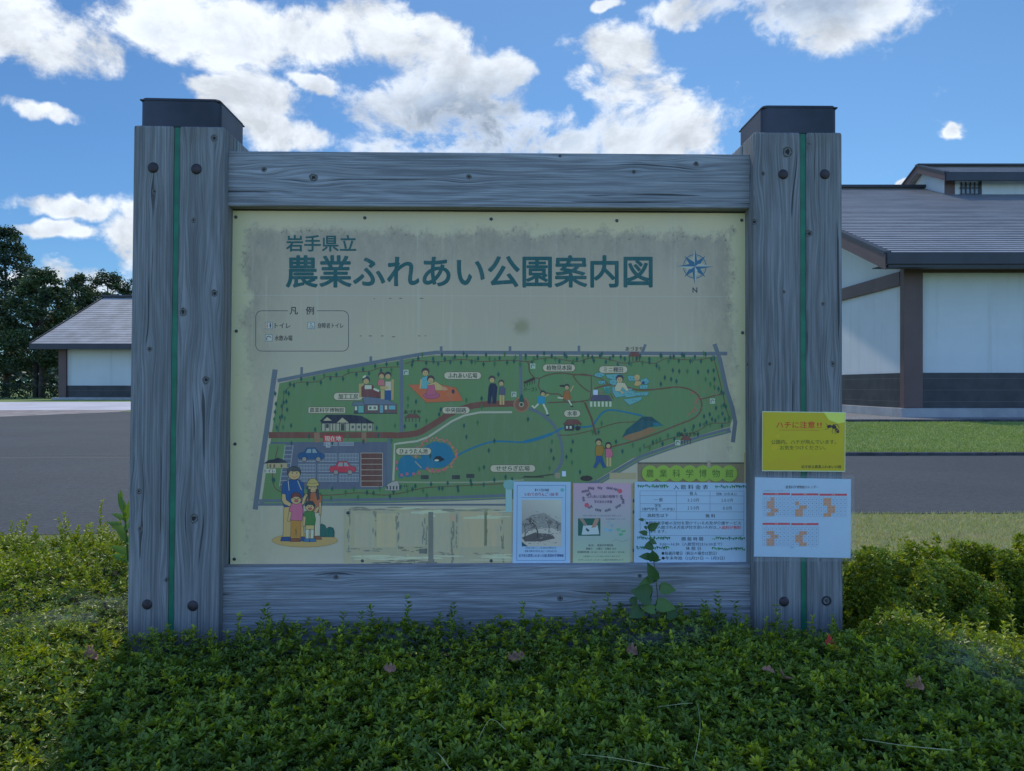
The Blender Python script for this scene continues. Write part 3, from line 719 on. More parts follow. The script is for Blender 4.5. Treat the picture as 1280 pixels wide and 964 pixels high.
for (sx, sy) in [(295,271.5),(456,272.5),(614,274),(771,276),(927,275.5),(295.5,414),(928,416),(294,555),(293,699),(435,641),(453,701),(614,701)]:
    X_, Z_ = S(sx, sy, WP); MB().dome((X_, WP-.0014, Z_), (0, -1, 0), .0062, .0035, 14, 3).build('screw', M_steel, panel, smooth=True)

# ============================================================ printing
MCAL = (0.225, 0.385, 0.72)                  # light falling on the board: seen colour = ink colour x this (linear)
def s2l(v): v /= 255.; return v/12.92 if v <= .04045 else ((v+.055)/1.055)**2.4
def ink(c): return tuple(min(.88, s2l(v)/MCAL[i]) for i, v in enumerate(c))
class Print:
    """flat printed artwork on a board or sheet; colours are per shape; shapes stack in hair-thin layers"""
    def __init__(s, w_, step=.00004, first=.0003): s.w = w_; s.V = []; s.F = []; s.C = []; s.bb = []; s.step = step; s.first = first
    def _layer(s, pts):
        x0 = min(p[0] for p in pts); x1 = max(p[0] for p in pts); y0 = min(p[1] for p in pts); y1 = max(p[1] for p in pts); L = 0
        for (a, b_, c, d, l) in s.bb:
            if a < x1 and b_ > x0 and c < y1 and d > y0 and l >= L: L = l+1
        s.bb.append((x0, x1, y0, y1, L)); return L
    def tri(s, pts, faces, col, cols=None):
        L = s._layer(pts); w_ = s.w-s.first-L*s.step; o = len(s.V)
        for p in pts: X_, Z_ = S(p[0], p[1], s.w); s.V.append((X_, w_, Z_))
        s.F += [tuple(i+o for i in f) for f in faces]
        if cols: s.C += [ink(c) for c in cols]
        else: s.C += [ink(col)]*len(pts)
        return s
    def poly(s, pts, col, outline=None, ow=.5):
        if outline: s.line(list(pts)+[pts[0]], ow*2, outline)
        return s.tri(pts, [tuple(t) for t in tessellate_polygon([[Vector((p[0], p[1], 0)) for p in pts]])], col)
    def rect(s, x0, y0, x1, y1, col, cols=None):
        return s.tri([(x0, y0), (x1, y0), (x1, y1), (x0, y1)], [(0, 1, 2, 3)], col, cols)
    def ell(s, x, y, rx, ry, col, n=18, outline=None, ow=.5, rot=0., a0=0., a1=2*math.pi):
        def P(k, e=0.):
            t = a0+(a1-a0)*k/n; u = (rx+e)*math.cos(t); v = (ry+e)*math.sin(t); return (x+u*math.cos(rot)-v*math.sin(rot), y+u*math.sin(rot)+v*math.cos(rot))
        if outline: s.tri([P(k, ow) for k in range(n)], [tuple(range(n))], outline)
        m_ = n if a1-a0 > 6.2 else n+1
        return s.tri([P(k) for k in range(m_)], [tuple(range(m_))], col)
    def line(s, pts, wd, col, smooth=0):
        pts = [Vector(p) for p in pts]
        if smooth and len(pts) > 2: pts = spline(pts, smooth)
        n = len(pts); A = []; B = []
        for i in range(n):
            if i == 0 and (pts[0]-pts[-1]).length < 1e-6: d = (pts[1]-pts[0]).normalized()+(pts[-1]-pts[-2]).normalized()
            elif i == n-1 and (pts[0]-pts[-1]).length < 1e-6: d = (pts[1]-pts[0]).normalized()+(pts[-1]-pts[-2]).normalized()
            elif i == 0: d = pts[1]-pts[0]
            elif i == n-1: d = pts[-1]-pts[-2]
            else: d = (pts[i+1]-pts[i]).normalized()+(pts[i]-pts[i-1]).normalized()
            if d.length < 1e-9: d = Vector((1, 0))
            d.normalize(); nn = Vector((-d.y, d.x))*wd/2; A.append(tuple(pts[i]+nn)); B.append(tuple(pts[i]-nn))
        L_ = []
        for i in range(n): L_ += [A[i], B[i]]
        return s.tri(L_, [(2*i, 2*i+1, 2*i+3, 2*i+2) for i in range(n-1)], col)
    def pill(s, x, y, w_, h, col, outline=None, ow=.6, r=None):
        def P(e):
            r_ = (r if r is not None else h/2)+e; ww = w_/2+e; hh = h/2+e; q = []
            for (sx, sy, a) in ((1, -1, -90), (1, 1, 0), (-1, 1, 90), (-1, -1, 180)):
                for k in range(6): t = R(a+k*18); q.append((x+sx*(ww-r_)+r_*math.cos(t), y+sy*(hh-r_)+r_*math.sin(t)))
            return q
        if outline: p = P(ow); s.tri(p, [tuple(range(len(p)))], outline)
        p = P(0); return s.tri(p, [tuple(range(len(p)))], col)
    def text(s, t, x, y, h, w_=None, col=(30, 35, 40), bold=0., res=2, align='C', space=None):
        """glyphs centred on (x, y); h = height of a kanji in photo pixels; w_ = total width"""
        if bold:
            e = bold*h*1.0; nn = 8 if h > 15 else 4 if h > 7 else 2
            for k in range(nn):
                a_ = 2*math.pi*k/nn; s.text(t, x+e*math.cos(a_), y+(e*math.sin(a_) if nn > 2 else 0), h, w_, col, 0., res, align)
        vs, fs = glyphs(t, 0., res)
        if not vs: return s
        xs_ = [v[0] for v in vs]; a, b_ = min(xs_), max(xs_); sy = h/.90
        sx = sy if w_ is None else w_/(b_-a)
        tot = (b_-a)*sx; xo = x-tot/2 if align == 'C' else x
        return s.tri([(xo+(v[0]-a)*sx, y-(v[1]-.365)*sy) for v in vs], fs, col)
    def build(s, name, m_, parent):
        me = bpy.data.meshes.new(name); me.from_pydata(s.V, [], s.F)
        bm = bmesh.new(); bm.from_mesh(me); bm.normal_update()
        for f in bm.faces:
            if f.normal.y > 0: f.normal_flip()
        bm.to_mesh(me); bm.free()
        at = me.color_attributes.new('Col', 'FLOAT_COLOR', 'POINT'); c4 = np.ones((len(s.V), 4), np.float32); c4[:, :3] = s.C; at.data.foreach_set('color', c4.ravel())
        return link(name, me, m_, parent)
def spline(P, k):
    out = []; n = len(P)
    for i in range(n-1):
        p0 = P[max(i-1, 0)]; p1 = P[i]; p2 = P[i+1]; p3 = P[min(i+2, n-1)]
        for j in range(k):
            t = j/k; out.append(.5*((2*p1)+(p2-p0)*t+(2*p0-5*p1+4*p2-p3)*t*t+(3*p1-p0-3*p2+p3)*t**3))
    out.append(P[-1]); return out
_g = {}
def glyphs(t, bold, res):
    k = (t, bold, res)
    if k not in _g:
        cu = bpy.data.curves.new('lettering', 'FONT'); cu.body = t; cu.size = 1; cu.offset = bold; cu.resolution_u = res; cu.fill_mode = 'FRONT'
        o = bpy.data.objects.new('lettering', cu); me = o.to_mesh()
        _g[k] = ([tuple(v.co[:2]) for v in me.vertices], [tuple(p.vertices) for p in me.polygons])
        o.to_mesh_clear(); bpy.data.objects.remove(o); bpy.data.curves.remove(cu)
    return _g[k]

M_ink = printmat('sign_ink', .55, .05)
TEAL = (14, 62, 78); SLATE = (62, 82, 108); GRN = (62, 98, 76); DKG = (22, 62, 68); MDG = (38, 82, 62); BRN = (82, 55, 52); PATH = (66, 60, 56)
OUT = (28, 38, 48); PALE = (122, 138, 140); SKIN = (128, 122, 100); WHT = (130, 148, 155)

# ---- title
P = Print(WP)
P.text('岩手県立', 401.5, 304.6, 19.5, 87, TEAL, .022, 4)
P.text('農業ふれあい公園案内図', 586.5, 340, 38, 457, TEAL, .023, 4)
P.build('title_lettering', M_ink, panel)
# ---- compass
P = Print(WP); NV = (28, 72, 118); cx, cy = 868.5, 333.2
P.ell(cx, cy, 14.6, 15.2, NV, 40); P.ell(cx, cy, 13.5, 14.1, (106, 122, 126), 40)
P.ell(cx, cy, 12.3, 12.9, NV, 40); P.ell(cx, cy, 11.9, 12.5, (106, 122, 126), 40)
for k in range(8):
    a = k*math.pi/4; L_ = (19, 23)[k % 2 == 0]; L_ = L_ if k % 2 == 0 else 18.5
    d = (math.sin(a), -math.cos(a)); n_ = (math.cos(a), math.sin(a)); wd = 3.4
    q = L_*.22
    P.tri([(cx, cy), (cx+d[0]*q+n_[0]*wd, cy+d[1]*q+n_[1]*wd), (cx+d[0]*L_, cy+d[1]*L_)], [(0, 1, 2)], NV)
    P.tri([(cx, cy), (cx+d[0]*q-n_[0]*wd, cy+d[1]*q-n_[1]*wd), (cx+d[0]*L_, cy+d[1]*L_)], [(0, 1, 2)], NV if k % 2 else (105, 130, 150))
P.text('N', 868.6, 362.5, 8.2, 5.6, (22, 42, 60), .02, 3)
P.build('compass_rose', M_ink, panel)
# ---- legend
P = Print(WP); LN = (40, 52, 70)
def rrect(x0, y0, x1, y1, r_, gap):
    p = []
    for (cx2, cy2, a) in ((x1-r_, y0+r_, -90), (x1-r_, y1-r_, 0), (x0+r_, y1-r_, 90), (x0+r_, y0+r_, 180)):
        for k in range(7): t = R(a+k*15); p.append((cx2+r_*math.cos(t), cy2+r_*math.sin(t)))
    return [(gap[1], y0)]+p+[(gap[0], y0)]
P.line(rrect(319.7, 388.6, 435.7, 439, 7.5, (360, 396)), .75, LN)
P.text('凡', 367.2, 388.5, 9.6, 10, (25, 32, 42), .015, 3); P.text('例', 387.5, 388.5, 9.6, 10, (25, 32, 42), .015, 3)
for (ix, iy) in ((336, 407), (389, 407), (336, 422.5)): P.rect(ix-4.6, iy-4.4, ix+4.6, iy+4.4, (50, 85, 125)); P.rect(ix-4, iy-3.8, ix+4, iy+3.8, (120, 142, 158))
def restroom(ix, iy, k=1.):
    P.ell(ix-2*k, iy-2.2*k, .9*k, .9*k, (120, 45, 60), 8); P.poly([(ix-3.2*k, iy+1*k), (ix-2*k, iy-1.4*k), (ix-.8*k, iy+1*k)], (120, 45, 60)); P.rect(ix-2.5*k, iy+1*k, ix-1.5*k, iy+3*k, (120, 45, 60))
    P.ell(ix+2*k, iy-2.2*k, .9*k, .9*k, (30, 50, 90), 8); P.rect(ix+1*k, iy-1.3*k, ix+3*k, iy+1*k, (30, 50, 90)); P.rect(ix+1.3*k, iy+1*k, ix+2.7*k, iy+3*k, (30, 50, 90))
restroom(336, 407)
P.ell(388.6, 404.6, .8, .8, NV, 8); P.line([(388.7, 405.5), (389, 407.4), (390.8, 407.6), (391.4, 410)], .8, NV); P.line([(388, 407), (387.2, 408.8), (388.4, 410.2), (390.3, 409.6)], .6, NV)
def tap(ix, iy, k=1., col=(25, 45, 85)): P.line([(ix-2.6*k, iy+3*k), (ix-2.4*k, iy-1.2*k), (ix-.5*k, iy-2.2*k), (ix+1.6*k, iy-1.6*k), (ix+2.6*k, iy-.2*k)], 1.1*k, col)
tap(336, 422.5)
P.text('トイレ', 353.3, 407.2, 7, 19.5, (30, 38, 48), .015); P.text('身障者トイレ', 413, 407.2, 6.4, 32.5, (30, 38, 48), .015); P.text('水飲み場', 354.5, 422.8, 6.6, 22, (30, 38, 48), .02)
P.build('legend_box', M_ink, panel)

# ---- the map
P = Print(WP)
GREEN = [(349.5,479.5),(380,472.5),(412,466),(450,458.5),(480,454.5),(510,449),(540,444.8),(600,445),(700,445.4),(800,445.8),(896,446),(901,462),(905,480),(911,503),(915.5,522),(912,533),(880,542),(843,553),(815,563),(790,573),(765,588),(745,600),(700,613),(640,618.5),(560,621),(480,622.5),(400,624),(327.5,625)]
P.poly(GREEN, GRN, (80, 88, 72), .4)
# patchwork of slightly faded areas
P.poly([(505,552),(560,525),(600,517),(648,514),(668,520),(690,540),(700,570),(696,606),(640,611),(506,600)], (64, 96, 78))
P.poly([(657,447),(705,447),(700,470),(690,500),(655,497)], (60, 100, 78))
road = lambda pts, w_, c=SLATE, sm=0: P.line(pts, w_, c, sm)
road([(347,476),(410,463.5),(480,451),(525,443.2),(545,440.8),(640,441),(760,441.6),(880,442.2),(909,442)], 4.6)
road([(344,462),(333,540),(325,592),(319,637)], 6.4); road([(893,430),(900,450),(908,487),(915.5,510),(919,528),(916,553)], 5.2)
for (a_, b_) in (((377,468),(377.2,459)), ((463.5,453),(463.5,445.5)), ((551.5,440),(551.5,433)), ((637.5,441),(637.5,433)), ((723.6,441),(723.6,432.2)), ((803,441),(806.8,430.5))): road([a_, b_], 3.2)
road([(324,627.5),(400,627),(480,625.8),(560,623.5),(640,620.5),(700,615),(748,603),(800,572.5),(843,557.5),(880,546),(913,537.5)], 6.6)
P.line([(330,628.6),(400,628),(480,627),(560,624.7),(640,621.6),(700,616),(748,604),(800,573.6),(843,558.6),(880,547),(908,539.5)], 1.3, (72, 108, 76))
P.rect(320, 629.8, 640, 632.2, SLATE)
road([(501.8,447),(501.8,541)], 4.6); road([(650.6,443),(651,497)], 3.8)
road([(487,547),(487,606)], 5.4); road([(661,511),(672,515),(685,524),(693,533),(700,548),(703,565),(701,580),(693,592)], 3.8, sm=4)
# car park
P.poly([(338,552.5),(484,552.5),(484,607),(475,611.5),(333.5,611.5)], (58, 74, 104))
P.poly([(336.5,555),(357.5,555),(350,611),(329.5,622)], GRN)
def bays(x0, y0, x1, y1, n, c=(100, 122, 150), rows=1):
    P.rect(x0, y0, x1, y0+.7, c); P.rect(x0, y1-.7, x1, y1, c)
    for i in range(n+1): xx = x0+(x1-x0)*i/n; P.rect(xx-.28, y0, xx+.28, y1, c)
    P.rect(x0, (y0+y1)/2-.3, x1, (y0+y1)/2+.3, c)
for (yy0, yy1) in ((567,577.5),(580,590),(592.5,602)):
    bays(373.5, yy0, 394, yy1, 11); bays(397.5, yy0, 421, yy1, 13); bays(424, yy0, 448, yy1, 13)
bays(405, 552.6, 421.5, 557.3, 11); bays(424, 552.6, 442, 557.3, 12)
for i in range(10):
    yy = 557.5+i*5.4; xx = 356.8-i*.75; P.line([(xx, yy), (xx+9.5, yy)], .7, (100, 122, 150))
P.line([(356.5,557),(349.3,608)], .7, (105, 125, 150)); P.line([(366.5,557),(360,608)], .7, (105, 125, 150))
P.rect(451.2, 566, 478.2, 608, (66, 50, 52))
for i in range(7): P.rect(451.2, 566+i*7, 478.2, 566.7+i*7, (115, 122, 130))
P.line([(451.2,566),(451.2,608)], .7, (115,122,130)); P.line([(478.2,566),(478.2,608)], .7, (115,122,130))
# main promenade
P.line([(336,544),(400,544),(482,544),(497,544.4),(521,541.5),(536,534),(550,525.5),(563,517),(586,508.5),(608,505.3),(632,504.8),(646,504.8)], 7.6, (74, 54, 54), 4)
P.line([(397,553),(396,540.5)], 7, (92, 84, 80)); P.line([(455,553),(455,540.5)], 6, (92, 84, 80))
P.ell(651.7, 505.8, 10, 9.8, (96, 84, 76), 26); P.ell(651.7, 505.8, 8, 7.8, (84, 66, 60), 24); P.ell(651.7, 505.8, 3.2, 3.2, (104, 118, 118), 16); P.ell(651.7, 505.8, 2, 2, (36, 58, 60), 12)
P.poly([(648.5,502.5),(649.8,496),(652,491.5),(654.2,496),(655.6,502.5)], (20, 66, 72))
# white promenade edging
P.line([(640,515.3),(600,515.5),(580,519.5),(565,526.5),(550,536.5),(535,546.5),(521,551.6),(500,554.2),(493.2,555.2),(492.8,575),(491.6,601)], 3.6, (72, 84, 88), 0)
P.line([(640,515.3),(600,515.5),(580,519.5),(565,526.5),(550,536.5),(535,546.5),(521,551.6),(500,554.2),(493.2,555.2),(492.8,575),(491.6,601)], 2.6, (112, 134, 136), 0)
P.line([(492,602.6),(540,603.2),(600,603),(655,600)], 1.6, (96, 116, 116))
# stream and pond
BLU = (22, 84, 128)
P.line([(563,574.5),(578,566),(600,556.5),(620,551.8),(650,552.8),(664,551),(690,542),(706,534.5),(737,533.3),(745,526),(753,516),(765,512.6),(790,517),(803,520)], 2.2, BLU, 4)
P.line([(655,552.4),(668,549.6),(690,542.3)], 4, BLU, 3)
rp = random.Random(5)
def wobble(x, y, rx, ry, n=22, k=.06, s_=1): r2 = random.Random(s_); return [(x+rx*math.cos(t)*(1+r2.uniform(-k, k)), y+ry*math.sin(t)*(1+r2.uniform(-k, k))) for t in [i*2*math.pi/n for i in range(n)]]
for i in range(64):
    t = i*.0982; P.ell(545.5+24*math.cos(t)*rp.uniform(.9, 1.12), 568.5+20*math.sin(t)*rp.uniform(.9, 1.12), rp.uniform(.9, 1.8), rp.uniform(.9, 1.6), rp.choice([(124, 78, 88), (118, 92, 84), (128, 88, 98)]), 7)
P.poly(wobble(546, 569, 20.5, 16.5, s_=2), BLU); P.poly(wobble(510, 583, 12.8, 13.5, s_=3), BLU); P.rect(515, 573, 535, 587, BLU); P.poly([(497,590),(505,597),(499,598)], BLU)
for (fx, fy) in ((502,594),(509,592.5),(517,592.5),(524,591.5),(496,578),(496,586),(534,586),(541,589),(549,588.5),(556,587)): P.ell(fx, fy, 1.7, 2.2, (134, 72, 96), 8); P.rect(fx-.3, fy+2, fx+.3, fy+4.5, MDG)
P.line([(519,577),(527,585)], 1.4, (96, 112, 116))
P.poly([(541,575),(545,570.5),(550,570),(556,574.5),(550,577.5),(545,577)], (22, 32, 52)); P.ell(546, 575.5, 3, 1.3, WHT, 10)
for (bx, by) in ((531,596.5),(570,596.5),(588,595)): P.poly([(bx-5,by-2.5),(bx+5,by-2.5),(bx+5,by+2.5),(bx-5,by+2.5)], (38, 48, 58))
# hedge-row paths
HP = [(348,541),(348,536),(352,520),(354,502),(356,490),(364,482),(374,478),(396,477.4),(408,471),(426,471),(438,466),(462,464),(474,460),(488,459),(500,458.8)]
P.line(HP, 1., PATH, 4)
HP2 = [(506,455),(520,451),(545,452.5),(560,451),(580,449.5),(600,452),(622,451),(640,450.5),(660,452),(672,449),(690,447.5),(708,450.5),(722,452),(736,448),(750,447.5),(766,450.5),(780,454),(800,452),(818,454.5),(832,448.5),(852,449.5),(872,450),(890,447.5),(894,455),(900,478),(903.5,493),(907,508),(911.5,525),(908,529),(888,529.5),(872,539),(850,545),(828,551),(806,560)]
P.line(HP2, 1.1, PATH, 4)
P.line([(348,558),(345,570),(341,590),(342,606),(350,614),(372,616),(392,619),(420,618.5),(450,616),(480,619),(505,615.5),(530,610),(560,608),(590,606.5),(620,605),(648,604)], 1.1, PATH, 4)
P.line([(658,452),(661,455),(662,465),(668,472),(674,473.5),(673,483),(678,489),(690,492.5),(700,493),(708,503),(730,501),(738,497),(739,472),(734,469.5),(716,468),(700,466.5),(684,469),(674,473.5)], 1.5, PATH, 3)
P.line([(716,469),(722,478),(731,486),(738,490)], 1.3, PATH, 3); P.line([(716,470),(726,467.5),(735,468.5),(748,472),(757,477),(761,481.5)], 1.2, PATH, 3); P.line([(684,503.5),(708,502.5),(730,502)], 1.5, PATH)
P.line([(743,486),(754,482.5),(766,481),(785,484.5),(798,487.5),(812,487.3),(826,486),(846,483.8),(861,486.5),(872,493.5),(877,504),(875,515),(866,523.5),(845,532),(820,542),(800,549),(775,556),(755,561)], 1.9, (70, 60, 56), 4)
P.line([(877,499),(890,495.5),(904,491.8)], 1.5, PATH); P.line([(761,481.5),(762,490),(767,499)], 1.2, PATH, 3)
P.line([(731,503),(739,522),(745,544)], 2.4, (66, 56, 54)); P.line([(699,544),(715,543.5),(740,538),(770,529),(790,527.5),(800,527)], 1.1, PATH, 3); P.line([(692,593),(668,596),(655,595.5)], 1.6, (40, 48, 50))
for i in range(26):
    t = rp.uniform(-.9, 1.25); P.ell(858+15*math.cos(t)-rp.uniform(0, 5), 503+15*math.sin(t)*1.1, 1.1, .9, (112, 76, 82), 6)
for i in range(22): P.ell(rp.uniform(868, 900), rp.uniform(478, 512), .9, .8, (106, 78, 82), 6)
# terraced paddies
PD = (62, 120, 146); PO = (24, 66, 92)
for q in ([(744,467),(753,465),(756,469),(750,472),(743,470)],[(757,468.5),(776,467.5),(780,472),(768,475),(759,472.5)],[(747,477),(756,476),(757,479.5),(749,480)],[(784,470),(793,470),(796,476),(786,476)],[(762,475),(774,474),(777,481),(766,481.5),(762,479)],[(765,484),(790,486),(788,494),(770,497),(766,491)],[(777,488),(793,489),(796,495),(782,497)],[(792,491),(811,490),(809,494.5),(796,494.5)],[(801,475),(808,472.5),(811.5,477),(808,480.5),(801,479)],[(799,482),(810,481),(809,486),(800,486)],[(779,499.5),(803,496),(801,500),(787,506.5)],[(754,484),(762,483),(763,490),(756,489)]):
    P.poly(q, PD, PO, .45); mx_ = sum(p[0] for p in q)/len(q); my_ = sum(p[1] for p in q)/len(q)
    P.ell(mx_-1.5, my_, .8, .5, PO, 6); P.ell(mx_+2, my_+.6, .8, .5, PO, 6)
# hill and slope at the right
P.poly([(778,548),(786,540),(800,532),(822,537),(832,533),(806,545),(790,551)], (92, 82, 68)); P.poly([(777.5,547),(783,537),(793,529),(803,520.5),(814,521),(821,526),(829,532),(812,534),(800,539),(786,543)], (22, 62, 82)); P.poly([(816,528),(822,528.5),(829.5,532),(817,533.5)], (26, 84, 112)); P.text('ノロ山', 808, 523.5, 5, 16, (18, 26, 36), .02)
# little map trees
def mtree(x, y, c=DKG, k=1.): P.tri([(x, y-3.4*k), (x+1.7*k, y-.2*k), (x+1.1*k, y+2*k), (x, y+2.8*k), (x-1.1*k, y+2*k), (x-1.7*k, y-.2*k)], [(0, 1, 2, 3, 4, 5)], c); P.rect(x-.25, y+2.6*k, x+.25, y+4.2*k, (34, 50, 50))
def along(pts, step, dy, seed, c=None):
    r2 = random.Random(seed); q = spline([Vector(p) for p in pts], 6); acc = 0; i = 0
    for a, b_ in zip(q, q[1:]):
        acc += (b_-a).length
        if acc > step: acc = 0; i += 1; mtree(b_.x+r2.uniform(-1, 1), b_.y+dy+r2.uniform(-1.5, 1.5)+(2.5 if i % 2 else -4), c or (DKG if r2.random() < .75 else MDG))
along(HP, 6.2, 0, 1); along(HP2[:24], 6.4, 0, 2); along(HP2[:24], 11, -3, 21); along(HP2[24:], 7, 0, 3); along([(361,617),(400,616),(450,615),(500,614),(560,608),(640,603)], 8.5, -1, 4); along([(395,619),(440,618),(500,617),(600,608)], 13, 1, 5)
along([(340,553),(400,553),(500,551)], 15, -2.5, 6); along([(346,565),(342,590),(343,607)], 8, 0, 7)
for (tx, ty) in ((344,492),(345,505),(344,515),(343,524),(346,534),(361,492),(358,502),(359,512),(356,523),(354,534),(364,532),(394,537),(471,535),(494,532),(506,533),(520,532),(533,526),(549,518),(551,512),(510,498),(520,502),(510,507),(538,577-7),(583,500),(602,498),(602,508),(623,468),(580,532),(597,528),(583,546),(611,563),(618,553-2),(599,586),(605,584),(660,524),(690,552),(689,563),(714,563),(716,552),(692,573),(741,540),(748,540),(752,529),(770,552),(687,585),(708,571),(715,578),(725,590),(632,596),
                 (824,460),(841,463),(849,464),(859,464),(872.5,465),(885,464),(892,463),(839,474),(831,472),(845.5,476.5),(826,480),(882,474),(893,474),(888,480),(893,484),(898,486),(887,518),(880,520.5),(902,508),(895,510),(903,517),(898,521),(890,524),(906,524),(867,533),(856,538),(847,543),(835,545),(825,549),(816,553),(805,557),(875,531),(883,528),(893,501),(791,556),(800,565-3),(778,564)):
    mtree(tx, ty, DKG if (tx+ty) % 3 else MDG)
# brown roofs: arbours, water mill
def arbour(x, y, w_, h, posts=4, c=(72, 50, 54)):
    P.poly([(x-w_/2, y), (x-w_*.25, y-h*.5), (x+w_*.25, y-h*.5), (x+w_/2, y)], c, OUT, .3)
    for i in range(posts): xx = x-w_*.4+w_*.8*i/(posts-1); P.rect(xx-.45, y, xx+.45, y+h*.55, (46, 40, 46))
arbour(515.7, 522.5, 21, 9, 5); arbour(793, 445.5, 15, 11); arbour(857.5, 550, 13, 10); arbour(715.5, 530.5, 24, 12, 6)
P.ell(722, 535.5, 3, 3, (30, 36, 48), 12); P.rect(706, 531, 717, 538.5, (38, 40, 50)); P.rect(707.5, 532.5, 710, 536, WHT); P.rect(712, 532.5, 714.5, 536, WHT)
P.poly([(654,477.5),(667,471.5),(669.5,474.5),(656,480)], (46, 42, 48))
for i in range(5): P.rect(655.5+i*3.1, 479-i*1.1, 656.3+i*3.1, 484-i*1.1, (40, 38, 44))
# museum building on the map
NB = (26, 34, 54)
P.poly([(399.5,526.5),(408,518.5),(438,518.5),(452,520),(468.5,529),(462,530),(440,529.5),(405,529)], NB)
P.rect(402, 529, 467, 538.8, (106, 122, 124)); P.rect(402, 528, 467, 529.5, NB)
P.poly([(404,526),(409,521.5),(415,526)], (112, 126, 120)); P.poly([(421,528.5),(428,522),(436,528.5)], (112, 126, 120))
for xx in (402, 406.5, 412.5, 416, 420, 424.5, 431.5, 437, 445, 452, 459, 466): P.rect(xx-.45, 528, xx+.45, 539, NB)
P.rect(407.5, 530, 411, 535, (42, 52, 62)); P.rect(426, 530, 430.5, 538.5, (42, 52, 62))
for xx in (441, 448.7, 455.7, 462.6): P.ell(xx, 533.8, 1.8, 2, (58, 72, 84), 8)
# workshop building
P.poly([(440,507),(442,502.5),(455,502.5),(457,507)], (62, 84, 112), NB, .5); P.poly([(456,505.5),(453.5,497.5),(455,496),(482,498.5),(497.5,506)], (64, 84, 116), NB, .6)
P.rect(442.5, 507.5, 456, 516.8, (44, 56, 66)); P.rect(448, 507.5, 454.5, 516, (62, 124, 140)); P.rect(443.5, 508, 446.5, 513, WHT)
P.rect(456, 506, 496.5, 516.8, (66, 62, 72)); P.rect(460, 507, 472, 512.8, WHT); P.rect(475, 506.5, 478.8, 516, (66, 118, 150)); P.rect(486, 507, 494, 512, (66, 124, 156)); P.rect(481, 507, 484, 512, WHT)
for xx in (462.5, 468): P.rect(xx-1, 508.3, xx+2, 511.3, (66, 84, 96))
P.rect(442, 516.3, 496.8, 517.2, NB)
# toilets and gate house
P.poly([(329.5,579.5),(336,575),(343,574),(347,572),(353,574),(361,578.5)], NB); P.rect(335, 579, 359, 585, (112, 118, 104)); P.rect(330, 586, 345, 591.5, (120, 138, 150)); P.text('トイレ', 337.5, 588.8, 4.4, 13, NB, .02)
for xx in (338, 343, 352): P.rect(xx-1, 580.5, xx+1, 584.5, (60, 66, 70))
P.poly([(481,613),(484,606),(490,602.5),(497,601),(499,606),(499,613)], (108, 122, 136), NB, .35); 
for xx in (484, 488, 492, 496): P.rect(xx-.9, 607.5, xx+.9, 612, (40, 52, 70))
P.text('トイレ', 506, 607.5, 4, 9, NB, .02); P.rect(694, 591, 700, 598, (96, 104, 100)); P.rect(702.5, 589, 707.3, 595.6, (140, 190, 215)); P.line([(653,596.5),(680,596.5)], 1.2, (34, 38, 42)); P.ell(733, 598, 8, 3.6, (36, 38, 42), 12); P.rect(762, 591, 795, 599, (110, 118, 110))
P.rect(741.5, 487.5, 747.2, 493.8, (120, 150, 205)); P.rect(748.5, 489, 754.5, 493.2, (84, 98, 88)); P.rect(756, 484.5, 763, 492, (40, 98, 104))
P.poly([(738,501),(741,494),(761,494.5),(765,501)], (52, 60, 92), OUT, .4)
for i in range(6): P.rect(737.5+i*4.8, 502, 740.3+i*4.8, 508.5, WHT)
P.text('トイレ', 751.5, 491, 3.6, 6, NB, .02)
for (ix, iy) in ((507.5,465.5),(666,457.8),(642.3,493),(890.5,501.5),(847,553.5)): P.rect(ix-3.3, iy-3.3, ix+3.3, iy+3.3, (108, 138, 145)); tap(ix, iy, .75)
# cars
def car(x, y, w_, h, c):
    P.poly([(x-w_*.5,y),(x-w_*.46,y-h*.16),(x-w_*.27,y-h*.24),(x-w_*.17,y-h*.52),(x+w_*.16,y-h*.54),(x+w_*.3,y-h*.22),(x+w_*.5,y-h*.12),(x+w_*.5,y+h*.12),(x+w_*.42,y+h*.22),(x-w_*.45,y+h*.22)], c, OUT, .4)
    P.poly([(x-w_*.2,y-h*.2),(x-w_*.13,y-h*.45),(x+.0,y-h*.46),(x+.0,y-h*.2)], (88, 116, 138)); P.poly([(x+w_*.05,y-h*.2),(x+w_*.05,y-h*.46),(x+w_*.15,y-h*.46),(x+w_*.23,y-h*.2)], (88, 116, 138))
    for dx in (-.26, .27): P.ell(x+w_*dx, y+h*.22, w_*.085, w_*.085, (96, 106, 120), 12, OUT, .6)
car(389, 570, 33, 19, (22, 60, 112)); car(428.5, 586.5, 33, 18, (122, 42, 66))
# labels
def lab(t, x, y, w_, h, tw, sq=False): P.pill(x, y, w_, h, PALE, (66, 60, 66), .6, 1.2 if sq else None); P.text(t, x, y, h*.74, tw, (26, 30, 38), .02)
lab('加工工房', 435.3, 495.7, 36, 9, 24.5); lab('農業科学博物館', 408.6, 512.8, 46, 7.4, 42.5, True); lab('ふれあい広場', 578.3, 469.6, 46, 8.6, 36); lab('中央園路', 570, 512.9, 34, 8, 25.5)
lab('植物見本園', 698.7, 460, 40, 8.6, 31); lab('ミニ棚田', 766.6, 462.1, 35, 8.2, 24); lab('水車', 715.2, 517, 20, 8.2, 12); lab('ひょうたん池', 517, 564.2, 43.5, 8.4, 35); lab('せせらぎ広場', 641, 585.6, 56, 8.4, 42)
P.rect(403.8, 544.3, 428.5, 552.4, (124, 34, 56)); P.text('現在地', 416.2, 548.5, 6.6, 20.5, (150, 155, 165), .02)
P.rect(407.5, 553.5, 413, 559.5, (104, 124, 150)); P.line([(409.5,554.5),(410.2,557),(412,557.5)], .7, NV)
